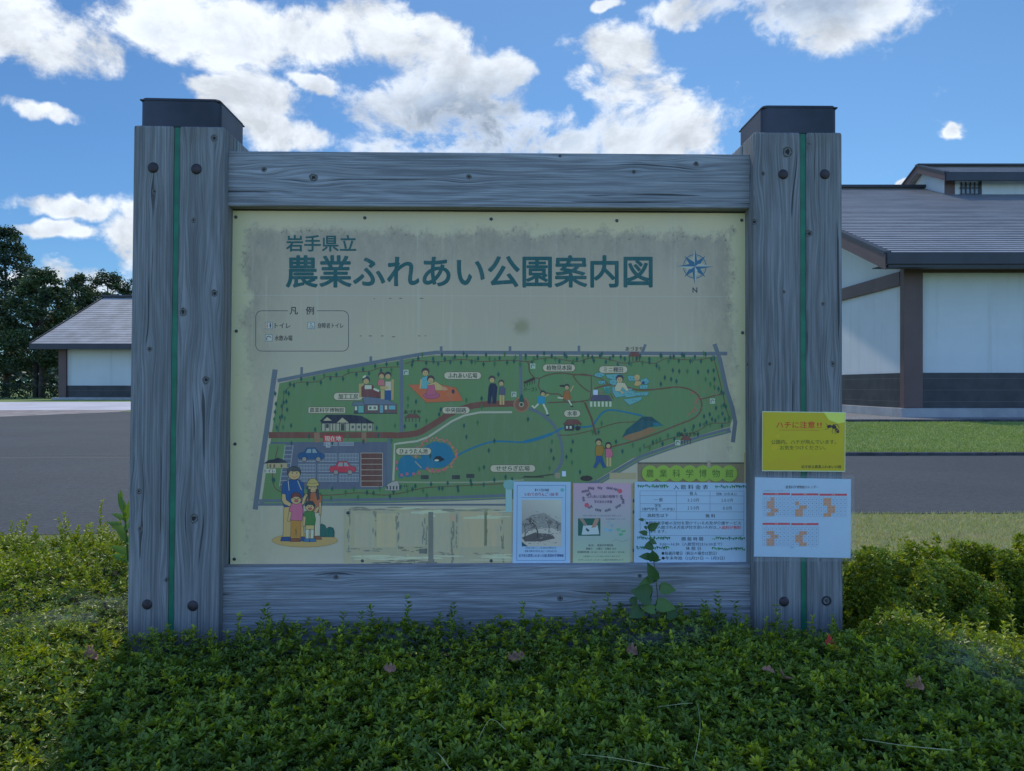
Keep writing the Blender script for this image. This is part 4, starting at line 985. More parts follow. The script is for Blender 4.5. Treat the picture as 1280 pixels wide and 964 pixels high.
P.text('あづまや', 515.7, 515, 5.2, 21, (24, 32, 38), .02); P.text('あづまや', 793, 436.2, 5.6, 22, (28, 32, 40), .02); P.text('あづまや', 860, 543, 5.2, 20, (22, 32, 34), .02); P.text('パーゴラ', 663, 487, 5, 17, (24, 34, 38), .015)
# picnic sheet
P.poly([(510.5,481),(550,481),(570,485),(578.5,501),(533,503)], (128, 76, 56), (96, 56, 46), .4)
def head(x, y, r_, hair=(44, 46, 56), skin=SKIN, face=True, girl=False):
    P.ell(x, y-r_*.18, r_*1.12, r_*1.1, hair, 16, OUT, .25)
    if girl: P.ell(x-r_*.95, y+r_*.45, r_*.4, r_*.9, hair, 8); P.ell(x+r_*.95, y+r_*.45, r_*.4, r_*.9, hair, 8)
    P.ell(x, y+r_*.28, r_*.86, r_*.8, skin, 16)
    if face:
        for dx in (-.33, .33): P.ell(x+r_*dx, y+r_*.15, r_*.10, r_*.16, OUT, 6)
        P.line([(x-r_*.26, y+r_*.58), (x, y+r_*.7), (x+r_*.26, y+r_*.58)], r_*.12, (110, 50, 50))
P.poly([(527,472),(534,470),(537,478),(534,486),(527,486)], (62, 122, 150), OUT, .35); P.line([(526.5,474),(525.5,486)], 2.2, SKIN); P.poly([(534,481),(545,477),(556,485),(557,488),(541,488)], (126, 124, 96), OUT, .3); P.poly([(552,483),(557,484),(560,487),(556,488.5),(552,487)], (128, 112, 100))
head(531.8, 465.3, 4.2); P.ell(539.5, 494.5, 10, 4.2, (112, 66, 102), 16, OUT, .35); P.poly([(535,482),(543,481),(545,493),(533,494)], (116, 70, 104), OUT, .35); head(538.5, 474.6, 4., (50, 42, 54)); P.ell(561, 493, 4, 2.4, (120, 84, 60), 10); P.ell(566.5, 489.5, 2, 3, (40, 44, 60), 8)
# two students on the promenade
P.poly([(609.5,504),(611,484),(613,479.5),(619,479.5),(621.5,484),(620,504),(616,505),(615,493),(613,505)], (24, 34, 62), OUT, .3); head(615, 474.3, 3.6); P.poly([(623.5,493),(624.5,484),(629,483),(631.5,486),(631,494)], (54, 66, 96), OUT, .3); P.rect(624.5, 494, 627, 506, SKIN); P.rect(628, 494, 630.4, 506, SKIN); head(626.6, 478.8, 3.1)
# running girl and boy
P.poly([(703,497.5),(706,489),(711,488),(714,498.5),(708,500.5)], (102, 74, 40), OUT, .3); P.line([(713,489.5),(717,482)], 1.4, SKIN); P.line([(704,498),(697,497)], 1.8, WHT); P.line([(710.5,500),(714.5,507)], 1.8, WHT); P.ell(714.8, 508, 2, 1, OUT, 8); head(708.5, 483.8, 2.9, (36, 40, 46)); P.poly([(705,481),(699,481.5),(700,483.5),(705,484)], (36, 40, 46))
P.rect(672, 495.5, 681, 505, (26, 104, 152)); P.line([(673,505),(668,510),(665,507)], 2.4, WHT); P.line([(679,505),(683,513),(684.5,518)], 2.4, WHT); P.ell(684.8, 519, 2, 1, (28, 44, 88), 8); P.line([(681,496),(686,493)], 1.5, SKIN); head(678.5, 492, 2.9, (36, 40, 46))
# rice planters
head(774.5, 473.8, 4.2, (34, 42, 62)); P.poly([(768.5,484),(772,478),(781,479),(786,488),(783,489),(778,484),(775,489),(769,489)], (128, 138, 138), OUT, .35); P.line([(775,488),(779,492)], 1.8, SKIN); head(796.3, 472.3, 3.3, (118, 124, 92)); P.poly([(792.5,482),(794,476.5),(799,476.5),(802.5,478),(801,480.5),(798,482.5)], (122, 120, 92), OUT, .3); P.ell(804, 478.5, 2.3, 1.6, (28, 56, 110), 8)
# hikers
P.poly([(744,568),(744.5,559),(747,556.5),(753,557),(755,562),(752.5,570),(745.5,570)], (98, 88, 38), OUT, .35); P.poly([(745.5,570),(752.5,570),(754,577),(758,584),(754,585),(750,577),(744.5,585.5),(741.5,584),(745,577)], (26, 60, 118), OUT, .3); head(748.2, 552.6, 3.5, (36, 44, 44)); P.poly([(757,569),(757.5,561),(764,561),(766,568),(764,572),(758,572)], (124, 76, 112), OUT, .35); P.rect(758, 572, 760.5, 583, (128, 124, 100)); P.rect(761.5, 572, 764, 583, (128, 124, 100)); head(760.3, 556.6, 3.1, (32, 38, 44), girl=True)
# cooks at the workshop
P.rect(448.5, 479.5, 491.5, 500, (118, 120, 96)) if False else None
P.poly([(448.5,480),(455,479),(455,497),(449,497)], (112, 114, 92)); P.poly([(452,496),(452,484),(456,481),(465,481),(469,486),(476,490),(476,497)], (72, 48, 56), OUT, .3); P.rect(456, 481.5, 464.5, 486.5, WHT); P.line([(467,486),(474,489)], 2.6, WHT); head(457.8, 475.6, 4., (38, 46, 66)); P.ell(455.5, 471, 2.8, 1.4, WHT, 8, rot=-.6)
P.poly([(486,482),(490,474),(492.5,474),(492,500),(488,500)], (112, 114, 92)); P.rect(481, 487, 489, 500, (26, 58, 116)); P.poly([(481,488),(482,477),(489,477),(489,488)], (126, 136, 142), OUT, .3); P.poly([(472,482),(473,474.5),(480,474.5),(481,482)], (124, 84, 100), OUT, .3); P.rect(475.5, 483, 485.5, 486.5, (126, 122, 92)); P.rect(476, 487, 480.5, 499, (118, 122, 96)); head(477, 469.6, 3.5, (66, 46, 52)); head(485, 469.6, 3.7, (34, 46, 66))
P.build('map_drawing', M_ink, panel)

# ---- the cartoon family standing on a yellow oval
print('map layers', max(b_[4] for b_ in P.bb))
P = Print(WP, first=.0014)
z7 = lambda a, b_: (310+a/6.4, 550+b_/6.4)
def zp(pts, c, o=OUT, ow=.6): P.poly([z7(*p) for p in pts], c, o, ow)
def ze_(x, y, rx, ry, c, o=OUT, ow=.5, rot=0.): X_, Y_ = z7(x, y); P.ell(X_, Y_, rx/6.4, ry/6.4, c, 22, o, ow, rot)
ze_(455, 803, 262, 52, (120, 116, 84), (92, 92, 66))
zp([(568,775),(572,690),(590,672),(615,685),(628,712),(650,698),(680,705),(690,735),(688,775)], (14, 70, 74))
zp([(282,775),(290,530),(440,530),(448,775),(395,780),(366,600),(345,780)], (124, 120, 92)); zp([(262,808),(270,778),(345,775),(350,808)], (26, 56, 112)); zp([(400,808),(405,775),(452,775),(462,808)], (26, 56, 112))
zp([(272,430),(280,350),(325,322),(410,320),(440,345),(446,430),(430,530),(290,535)], (20, 58, 118)); zp([(275,432),(300,435),(305,480),(355,515),(345,535),(290,512),(272,480)], SKIN); P.line([z7(322,325), z7(330,405)], .8, PALE); P.line([z7(398,325), z7(428,400)], .8, PALE)
ze_(368, 258, 54, 46, (44, 56, 70)); ze_(370, 276, 46, 40, SKIN); zp([(318,235),(330,222),(372,214),(412,225),(420,262),(400,246),(360,250),(340,244),(326,268)], (44, 56, 70))
for dx in (355, 392): ze_(dx, 264, 4, 6, OUT, None)
P.line([z7(352,288), z7(375,302), z7(396,286)], .6, (120, 50, 50))
zp([(535,775),(535,575),(578,575),(575,775)], (124, 138, 142)); zp([(520,795),(530,770),(580,768),(590,795)], (80, 62, 52)); zp([(480,580),(470,480),(490,425),(560,420),(590,450),(590,500),(575,580)], (110, 72, 50)); zp([(432,470),(465,430),(480,440),(455,490)], SKIN)
zp([(570,500),(586,500),(582,600),(570,600)], SKIN)
ze_(518, 385, 34, 34, SKIN); zp([(484,395),(500,395),(496,470),(486,485),(478,430)], (40, 44, 54)); zp([(545,395),(562,395),(572,470),(556,480),(548,430)], (40, 44, 54))
zp([(468,362),(480,335),(500,312),(535,308),(556,330),(570,360),(540,372),(495,372)], (116, 120, 84)); P.line([z7(475,345), z7(515,350), z7(563,342)], .6, (80, 84, 60))
P.line([z7(500,385), z7(508,381), z7(515,385)], .5, OUT); P.line([z7(526,385), z7(533,381), z7(540,385)], .5, OUT); P.line([z7(508,402), z7(520,410), z7(532,402)], .6, (124, 40, 60))
zp([(343,795),(346,640),(426,640),(420,795),(392,795),(386,660),(376,795)], (118, 96, 48)); zp([(340,812),(345,790),(412,788),(418,812)], (84, 58, 48)); zp([(338,640),(340,580),(330,560),(350,510),(385,500),(430,505),(440,560),(434,645)], (128, 76, 116)); zp([(330,575),(350,575),(335,650),(318,650)], SKIN); zp([(430,520),(440,470),(455,440),(468,455),(448,510)], SKIN)
ze_(386, 470, 42, 42, SKIN); zp([(348,470),(346,440),(370,422),(405,422),(424,445),(424,475),(408,452),(372,450)], (70, 42, 50))
P.line([z7(366,472), z7(373,466), z7(381,472)], .6, OUT); P.line([z7(394,472), z7(402,466), z7(409,472)], .6, OUT); ze_(388, 486, 14, 8, (134, 60, 74))
zp([(462,680),(530,680),(528,720),(500,712),(465,720)], (128, 128, 96)); zp([(462,720),(488,715),(486,790),(466,790)], WHT); zp([(506,715),(527,718),(524,790),(502,790)], WHT); zp([(446,812),(455,790),(492,790),(492,814)], (40, 82, 132)); zp([(496,814),(498,790),(535,790),(548,812)], (40, 82, 132)); zp([(460,680),(456,620),(446,610),(455,575),(490,565),(530,575),(540,640),(534,680)], (42, 88, 52)); zp([(446,610),(462,615),(456,690),(440,688)], SKIN); zp([(528,575),(545,545),(565,530),(570,545),(548,585)], SKIN)
ze_(496, 532, 34, 36, SKIN); zp([(460,535),(462,505),(490,488),(520,492),(535,520),(534,545),(520,518),(480,515)], (28, 42, 54)); ze_(484, 532, 3.5, 5, OUT, None); ze_(508, 532, 3.5, 5, OUT, None); ze_(497, 550, 12, 7, (130, 60, 70))
P.build('family_drawing', M_ink, panel)

# ---- marks left by removed sheets in the lower part
M_res = printmat('adhesive_marks', .7, .10, 12.)
P = Print(WP, first=.0014); rs = random.Random(9)
C1 = (134, 148, 148); C2 = (84, 98, 104); C3 = (120, 130, 124)
P.rect(430, 636, 640, 707, (112, 126, 122))
for (a, b_, c, d) in ((443,642,468,684),(471,642,495,684),(497,641,531,683),(543,640,562,690),(574,640,605,684),(609,640,628,683)): P.rect(a, b_, c, d, rs.choice([C3, (116, 130, 128), (121, 132, 124)]))
def smear(x0, y0, x1, y1, c, n):
    for _ in range(n):
        x = rs.uniform(x0, x1); y = rs.uniform(y0, y1); P.poly(wobble(x, y, rs.uniform(.7, max(.9, (x1-x0)*.16)), rs.uniform(.5, max(.8, (y1-y0)*.16)), 7, .4, rs.random()), c)
for (a, b_, c, d, cc, n) in ((434,640,438,690,C2,9),(466,640,470,686,C2,9),(440,634,520,638,C2,22),(520,636,640,640,C2,16),(495,641,499,684,C2,14),(527,641,534,690,C2,14),(536,640,542,704,(66,80,88),26),(564,640,568,704,C2,22),(570,648,572,690,C2,10),(606,640,609,682,(76,92,86),12),(626,650,630,702,(80,94,90),16),(435,686,480,690,C2,10),(500,684,530,690,(80,92,84),12),(545,690,565,695,C2,10),(590,691,620,695,(88,100,104),10),(470,700,540,706,(70,84,90),16),(440,692,640,700,C1,20),(478,634,640,648,C1,12)): smear(a, b_, c, d, cc, n)
P.rect(562.5, 643, 569, 651.5, (120, 122, 118)); P.rect(524, 686, 534, 692, (66, 78, 84)); P.rect(535.5, 640, 541.5, 704, (76, 90, 98)); P.rect(605.5, 642, 608.5, 682, (78, 92, 84))
P.rect(632, 605, 640, 640, (96, 140, 168)); P.ell(637, 606, 8, 6.5, (78, 128, 150), 16)
P.rect(797, 578, 936, 606, (84, 90, 84)); P.rect(797, 578, 936, 580, (56, 66, 66)); P.rect(930, 566, 936.5, 640, (112, 120, 104)); P.rect(884, 576, 888, 606, (104, 112, 116))
P.rect(713.6, 604, 716.4, 707, (100, 100, 76)); P.rect(790.8, 604, 793.3, 707, (112, 112, 70))
for yy in (624, 638, 686): P.rect(790.8, yy, 793.2, yy+4, (40, 46, 52))
for (xx, yy, ww) in ((468,373.5,1.6),(488,373,3),(501,373,3.4),(527,373,4.2),(451,420,2),(463,420,4),(478,420,3),(492,421,4),(524,420,3),(532,420,2),(880,470,0.5)): P.ell(xx, yy, ww*.6, .45, (60, 68, 66), 8)
P.build('adhesive_marks', M_res, panel)
# ============================================================ papers fixed to the board
def paper_mat(name, col, rough=.35, coat=.3):
    m, nt, b = mat(name); co = coords(nt)
    n = nt.noise(co, 6., 4, .6); c = nt.mix(nt.smooth(n, .3, .7), col, tuple(v*.95 for v in col))
    nt.l.new(c, b.inputs['Base Color']); b.inputs['Roughness'].default_value = rough; b.inputs['Coat Weight'].default_value = coat
    nt.l.new(nt.bump(nt.noise(co, 9., 2, .5), .12, .01), b.inputs['Normal'])
    return m
M_paper = paper_mat('laminated_paper', (.60, .72, .79)); M_ppink = paper_mat('pale_paper', (.5, .5, .5)); M_yel = paper_mat('yellow_paper', (.72, .52, .004), .4, .15)
M_pink_ = printmat('paper_ink', .45, .0, streak=False)
M_film = None
m, nt, b = mat('plastic_sleeve'); M_film = m
tr = nt.node('ShaderNodeBsdfTransparent'); mx = nt.node('ShaderNodeMixShader'); mx.inputs[0].default_value = .05
b.inputs['Base Color'].default_value = (.8, .82, .85, 1); b.inputs['Roughness'].default_value = .15
nt.l.new(tr.outputs[0], mx.inputs[1]); nt.l.new(b.outputs[0], mx.inputs[2]); nt.l.new(mx.outputs[0], nt.n['Material Output'].inputs['Surface'])

def paper(name, label, cat, quad, w_, m_, draw, group=None, thick=.0012, bow=.0, inkname='printed_page', sleeve=None):
    """quad: four photo corners tl, tr, br, bl on the plane y = w_"""
    q = [S(p[0], p[1], w_) for p in quad]; cxx = sum(p[0] for p in q)/4; czz = min(p[1] for p in q)
    base = Vector((cxx, w_, czz)); M_ = Matrix.Rotation(YAW, 3, 'Z')
    t = empty(name, Vector(ROOT)+M_ @ base, (0, 0, YAW)); tag(t, label, cat, group); T = Matrix.Translation(-base)
    K = 16; V = []; Fc = []
    for j in range(K+1):
        for i in range(K+1):
            u = i/K; v = j/K
            x = (q[0][0]*(1-u)+q[1][0]*u)*(1-v)+(q[3][0]*(1-u)+q[2][0]*u)*v; z = (q[0][1]*(1-u)+q[1][1]*u)*(1-v)+(q[3][1]*(1-u)+q[2][1]*u)*v
            V.append((x, w_, z))
    n = len(V); V += [(x, y+thick, z) for x, y, z in V]
    for j in range(K):
        for i in range(K): a = j*(K+1)+i; Fc.append((a, a+1, a+K+2, a+K+1)); Fc.append((a+n, a+K+1+n, a+K+2+n, a+1+n))
    edge = [i for i in range(K+1)]+[(j*(K+1)+K) for j in range(1, K+1)]+[K*(K+1)+i for i in range(K-1, -1, -1)]+[j*(K+1) for j in range(K-1, 0, -1)]
    for a, b_ in zip(edge, edge[1:]+edge[:1]): Fc.append((a, a+n, b_+n, b_))
    mb = MB(); mb.add(V, Fc); o = mb.build('sheet', m_, t); o.data.transform(T)
    P = Print(w_); draw(P); o = P.build(inkname, M_pink_, t); o.data.transform(T)
    if sleeve:
        a, b_, c, d = sleeve; x0, z1 = S(a, b_, w_); x1, z0 = S(c, d, w_)
        o = MB().box(x0, x1, w_-.0035, w_-.003, z0, z1).build('sleeve', M_film, t); o.data.transform(T)
    return t
BK = (18, 28, 48); PLN = (30, 78, 150)
WPP = WP-.005
def d1(P):
    for (a, b_, c, d) in ((646.5,606.5,700.5,607.4),(646.5,700,700.5,700.8),(646.5,607.4,647.1,700),(699.9,607.4,700.5,700)): pass
    P.line([(646.5,606.8),(707.2,606.8),(706.6,700.6),(645.9,700.6),(646.5,606.8)], .7, PLN)
    P.text('第８１回企画展', 677.3, 612.6, 3.2, 18, BK, .01, 1); P.text('いわてのりんご 150 年', 677, 618, 4.6, 42, (96, 44, 84), .03, 2); P.line([(651.5,622),(704,622)], .5, (60, 90, 130)); P.ell(702.8, 612.6, 2.4, 2.3, (60, 128, 160), 10)
    # black and white photograph of an old orchard
    x0, y0, x1, y1 = 652.2, 625, 701.5, 683
    P.rect(x0, y0, x1, y1, None, [(112, 130, 148), (128, 146, 164), (96, 112, 130), (84, 98, 116)])
    r2 = random.Random(12)
    P.poly([(x0,652),(664,644),(680,641),(694,650),(x1,654),(x1,668),(x0,668)], (92, 106, 124)); P.poly([(x0,668),(660,662),(690,660),(x1,665),(x1,683),(x0,683)], (120, 136, 152))
    P.poly([(x0,672),(668,666),(690,668),(694,673),(676,677),(656,677)], (58, 66, 80))
    def branch(x, y, a, L, wd):
        x2 = x+math.cos(a)*L; y2 = y+math.sin(a)*L
        x2 = min(max(x2, x0+.5), x1-.5); y2 = min(max(y2, y0+1), y1-1)
        P.line([(x, y), (x2, y2)], wd, r2.choice([(30, 36, 48), (44, 50, 62), (58, 66, 80)]))
        if L > 2.2:
            for _ in range(2 if L > 5 else 3): branch(x2, y2, a+r2.uniform(-.75, .75), L*r2.uniform(.6, .82), wd*.66)
    branch(672, 672, -1.6, 9, 1.7); branch(656, 674, -1.5, 7, 1.3); branch(686, 667, -1.5, 6, .9); branch(697, 664, -1.6, 5, .8)
    for _ in range(170): xx = r2.uniform(x0+1, x1-1); yy = r2.gauss(653, 6) if r2.random() < .6 else r2.uniform(664, 681); yy = min(max(yy, 632), 681); P.line([(xx, yy), (min(x1-.4, xx+r2.uniform(.6, 3)), yy+r2.uniform(-1, 1))], r2.uniform(.25, .7), r2.choice([(40, 48, 60), (60, 70, 84), (132, 148, 164), (74, 86, 102), (112, 128, 144)]))
    P.poly([(x0,677),(657,681),(660,683),(x0,683)], (30, 60, 86))
    P.text('明治期の盛岡のりんご園 農業科学博物館所蔵', 676, 685, 2, 38, (50, 74, 110), .0, 1); P.text('会期 令和7年9月2日 (火) ～ 12月24日 (水)', 676, 689, 2.6, 40, (40, 66, 120), .01, 1); P.text('岩手県立農業ふれあい公園 農業科学博物館', 676.5, 694.6, 3.6, 56, (24, 52, 120), .02, 1)
paper('poster', 'white poster with a black and white orchard photograph, left of the pink poster', 'poster', [(642,602),(713.5,602.5),(712.5,706.8),(640.5,706)], WPP, M_paper, d1, 'papers taped along the foot of the map panel')
def sprig(P, x, y, a, n, col, s=1.):
    for i in range(n):
        px_ = x+math.cos(a)*i*2.*s; py_ = y+math.sin(a)*i*2.*s
        for sd_ in (-1, 1): P.line([(px_, py_), (px_+math.cos(a+sd_*.8)*2.4*s, py_+math.sin(a+sd_*.8)*2.4*s)], .7*s, col)
    P.line([(x, y), (x+math.cos(a)*n*2*s, y+math.sin(a)*n*2*s)], .5*s, col)
def d2(P):
    P.rect(716.8, 604.2, 788.6, 630, None, [(122, 116, 158), (122, 116, 158), (112, 122, 158), (112, 122, 158)]); P.rect(716.4, 630, 788.3, 672, None, [(112, 122, 158), (112, 122, 158), (100, 132, 152), (100, 132, 152)]); P.rect(716.2, 672, 788, 706.2, None, [(100, 132, 152), (100, 132, 152), (108, 140, 138), (108, 140, 138)])
    c = (40, 46, 78)
    for (x, y, a, n) in ((727,615,-.2,5),(735,610,.1,4),(747,609.5,.2,3),(758,610,.1,4),(767,611,.3,3),(729,621,1.4,3),(733,619,-.4,3),(776,619,1.3,3),(779,624,1.6,3),(776,631,2.6,4),(735,635,-.4,3),(744,637,.2,4),(756,639,-.3,4)): sprig(P, x, y, a, n, c)
    for (x, y) in ((775,614),(733.5,631.5)):
        for k in range(6): P.ell(x+1.6*math.cos(k), y+1.6*math.sin(k), 1.5, 1.5, (134, 66, 96), 8)
    P.text('ふれあい公園の植物で', 753, 620.8, 4, 39, (44, 40, 84), .01, 2); P.text('草木染めの体験', 754, 627.3, 3.8, 22.5, (44, 40, 84), .015, 2)
    P.text('公園の植物を使った染め物体験を開催します', 752.5, 644.7, 2.2, 48, (70, 76, 118), 0, 1); P.text('参加者募集中 10:00～15:00', 769.5, 649, 2.2, 24, (56, 70, 110), 0, 1)
    P.rect(722.5, 648, 750.5, 669.8, (22, 70, 76)); P.poly([(727,668.5),(729,657),(747,656.5),(749,668)], (118, 148, 180)); P.poly([(724,648),(729,648),(734,656),(731,658)], (92, 96, 104)); P.poly([(744,648),(749,649),(745,659),(739,660),(741,655)], (108, 100, 104)); P.poly([(733,660),(737,663),(735,665),(732,662)], (26, 58, 82))
    for (x, y, cc) in ((757,662,(80,132,178)),(763,663,(74,126,172)),(765,657,(86,122,160)),(761,653,(96,124,158)),(776,668,(58,124,116)),(779,664,(62,126,110)),(773,662,(70,128,126))): P.poly(wobble(x, y, 3, 1.9, 9, .4, x), cc)
    P.line([(765,676.5),(770,674.5),(778,677),(786,674.5)], .5, (90, 96, 120))
    P.text('場 所 ： 農業科学博物館', 751, 681.8, 2.7, 31, BK, .01, 1); P.text('開催日 ： 土曜日・日曜日 ほか', 751.5, 686, 2.7, 38, BK, .01, 1); P.text('体験時間 10:00～11:30 13:00～15:00', 751, 690.2, 2.8, 59, BK, .01, 1); P.text('※体験はハンカチ1枚500円から承ります', 752, 695.6, 2.2, 46, (50, 50, 80), 0, 1); P.text('お申し込みはふれあい公園管理事務所まで', 751, 700, 2.2, 56, (50, 50, 80), 0, 1)
paper('poster', 'pink to pale green poster with plant sprigs and a small photo of hands', 'poster', [(716.5,603.8),(789,604.5),(788.2,706.9),(715.8,706.4)], WPP, M_ppink, d2, 'papers taped along the foot of the map panel')
def d3(P):
    r2 = random.Random(3)
    def garland(x0, x1, y):
        x = x0
        while x < x1:
            P.tri([(x-1.3, y+r2.uniform(-2, 1.4)-.6), (x+1.2, y+r2.uniform(-2, 0)), (x+r2.uniform(-.8, .8), y+r2.uniform(1.2, 3.4))], [(0, 1, 2)], r2.choice([(18, 74, 58), (34, 98, 70), (22, 66, 60)])); x += 2.3
        
    garland(798, 836, 607.6); garland(895, 933, 608.2); garland(797.5, 838, 672.5); garland(891, 932, 673); garland(796.5, 837, 684.5); garland(891, 932, 686)
    P.text('入 館 料 金 表', 863.5, 609, 5.6, 43, BK, .015, 2)
    L = (70, 96, 140)
    for (a, b_, c) in ((800,613.6,930),(800,619.6,930),(800,629.6,930),(800,639.6,930),(800,649.3,930),(800.3,669.4,929.5)): P.line([(a, b_), (c, b_+.4)], .45, L)
    P.line([(800,613.6),(800.3,669.4)], .45, L); P.line([(930,614),(929.5,669.8)], .45, L); P.line([(845.5,613.8),(845.5,649.5)], .45, L); P.line([(887.5,614),(887.5,639.8)], .45, L)
    P.text('個 人', 866.8, 617, 4.4, 9.5, BK, .01, 2); P.text('団体（20名以上）', 908.5, 617.5, 3.4, 26, BK, .005, 1)
    P.text('一 般', 823, 624.8, 4.4, 11, BK, .01, 2); P.text('３２０円', 866.4, 625.4, 4.6, 14, BK, .01, 2); P.text('１６０円', 908.8, 625.6, 4.6, 14, BK, .01, 2)
    P.text('学生', 822.5, 632.2, 4, 8.5, BK, .01, 2); P.text('（専門学生・大学生）', 823, 636.6, 3.6, 41, BK, .01, 1); P.text('１５０円', 866.4, 635.2, 4.6, 14, BK, .01, 2); P.text('８０円', 909, 635.4, 4.6, 10.5, BK, .01, 2)
    P.text('高校生以下', 822.5, 644.5, 4.4, 26, BK, .015, 2); P.text('無 料', 888, 645, 4.6, 12, BK, .015, 2)
    P.text('●障害者手帳の交付を受けている方及び介護サービス', 866.5, 654, 4.2, 119, BK, .01, 1); P.text('施設で入館される方及び付き添いの方は、', 852, 659.3, 4.2, 90, BK, .01, 1); P.text('入館料が無料', 912, 659.6, 4.2, 28, (128, 34, 60), .02, 1); P.text('となります。', 820, 664.4, 4.2, 26, BK, .01, 1)
    P.text('開 館 時 間', 865.5, 673.8, 4.6, 26.5, BK, .015, 2); P.text('9:00～16:30（入館受付は16:00まで）', 863.5, 680.3, 4.4, 78, (40, 62, 110), .005, 1)
    P.text('休 館 日', 866.5, 685.7, 4.4, 18.5, BK, .01, 2); P.text('●毎週月曜日（祝日の場合は翌日）', 861.5, 691.8, 4.4, 69, BK, .01, 1); P.text('●年末年始（12月29日 ～ 1月3日）', 866.5, 697.8, 4.4, 79, BK, .01, 1)
paper('price_list', 'white admission price list with green ivy borders, right of the pink poster', 'notice', [(793.3,602.2),(937.2,604),(937,706.9),(792.4,705.8)], WPP-.001, M_paper, d3, 'papers taped along the foot of the map panel')
# the strip of seven overlapping green discs spelling the museum's name
def disc_strip():
    w_ = WP-.005; xs_ = [812.5, 829, 845.5, 862, 878.5, 895, 911.5]; cyy = 592; r_ = 10.2
    base = Vector((S(862, 601, w_)[0], w_, S(862, 601, w_)[1])); t = empty('name_strip', Vector(ROOT)+Matrix.Rotation(YAW, 3, 'Z') @ base, (0, 0, YAW))
    tag(t, 'scalloped lime green paper strip reading 農業科学博物館 above the price list', 'sign'); T = Matrix.Translation(-base)
    top = []; bot = []
    h_ = math.sqrt(r_**2-8.25**2); a_ = math.acos(8.25/r_)
    pts = []
    for i, x in enumerate(xs_):
        s0 = math.pi if i == 0 else math.pi-a_; s1 = 0 if i == len(xs_)-1 else a_
        pts += [(x+r_*math.cos(s0+(s1-s0)*k/10), cyy-r_*math.sin(s0+(s1-s0)*k/10)) for k in range(0 if i == 0 else 1, 11)]
    lo = [(x, 2*cyy-y) for x, y in reversed(pts)][1:-1]; poly_ = pts+lo
    q = [S(p[0], p[1], w_) for p in poly_]; mb = MB(); mb.prism([(p[0], p[1]) for p in q], 1, w_, w_+.0012)
    # prism with axis 1 takes (x, z) profiles
    o = mb.build('green_paper', paper_mat('green_paper', (.45, .58, .07), .6, 0.), t); o.data.transform(T)
    P = Print(w_)
    for x, ch in zip(xs_, '農業科学博物館'): P.text(ch, x, cyy, 9.8, 9.6, (40, 66, 34), .0, 3)
    for x in xs_[:-1]: P.ell(x, cyy, r_, r_, (100, 146, 56), 26) if False else None
    o = P.build('strip_lettering', M_pink_, t); o.data.transform(T)
disc_strip()
def d4(P):
    r2 = random.Random(2)
    YD = (96, 108, 12)
    P.poly([(955,580)]+[(955+i*4.1, 571+3*math.sin(i*.9)+(3 if i < 12 else -i*.45+5)) for i in range(25)]+[(1053.5,563),(1054.5,587),(955,587)], (112, 120, 20))
    P.poly([(1029,514.8),(1056.2,515.6),(1055.8,528),(1048,529.5),(1036,525)], (148, 158, 84)); P.poly(wobble(972, 545, 3, 2.6, 9, .5, 1), (118, 124, 20)); P.poly(wobble(968, 560, 4, 3, 9, .5, 2), (118, 124, 20))  # the pale top right polygon is glare painted onto the sheet
    P.poly([(953.2,516),(957,517),(956,540),(953.2,545)], (112, 118, 18))
    P.text('ハチに注意', 994.5, 531.3, 8.4, 48, (118, 34, 20), .015, 3); P.text('!!', 1024.2, 531.3, 8.4, 5.6, (118, 34, 20), .015, 3); P.line([(974,537.6),(1024,538)], .5, (110, 60, 20))
    P.text('公園内、ハチが飛んでいます。', 1004.5, 552.6, 5.4, 81, (28, 36, 22), .0, 2); P.text('お気をつけください。', 1003.5, 559.8, 5.4, 57, (28, 36, 22), .0, 2); P.text('岩手県立農業ふれあい公園', 1026.5, 583.6, 3.8, 49.5, (24, 30, 22), .03, 2)
    Bk = (30, 26, 36)
    P.ell(1036.5, 533.2, 3.2, 2.1, Bk, 12, rot=-.2); P.ell(1042.5, 533.8, 3.2, 2.6, Bk, 12, rot=.3); P.ell(1046.5, 538.5, 2.2, 3.4, Bk, 12, rot=-.5); P.line([(1044.5,539.5),(1048,537)], .7, (110, 90, 30)); P.line([(1041,530.5),(1047,531),(1049,535)], .9, (58, 50, 50)); 
    for q in ([(1036,535),(1033,537),(1031,536.5)],[(1041,536),(1040,540),(1041,542)],[(1044,537),(1043.5,541),(1045,543)],[(1034.5,531.5),(1032,529.5)]): P.line(q, .5, Bk)
    P.line([(953,514.6),(1056.8,515.8)], .8, (130, 160, 170)); P.line([(952.6,588.6),(1056.2,589.3)], .9, (130, 160, 170)); P.line([(1056.6,516),(1056.1,589)], .7, (120, 150, 170)); P.line([(952.9,515),(952.6,588.6)], .6, (120, 145, 150))
paper('warning_notice', 'yellow bee warning notice pinned on the right post', 'notice', [(952.8,514.3),(1057,515.6),(1056.3,589.4),(952.4,588.7)], -.0045, M_yel, d4)
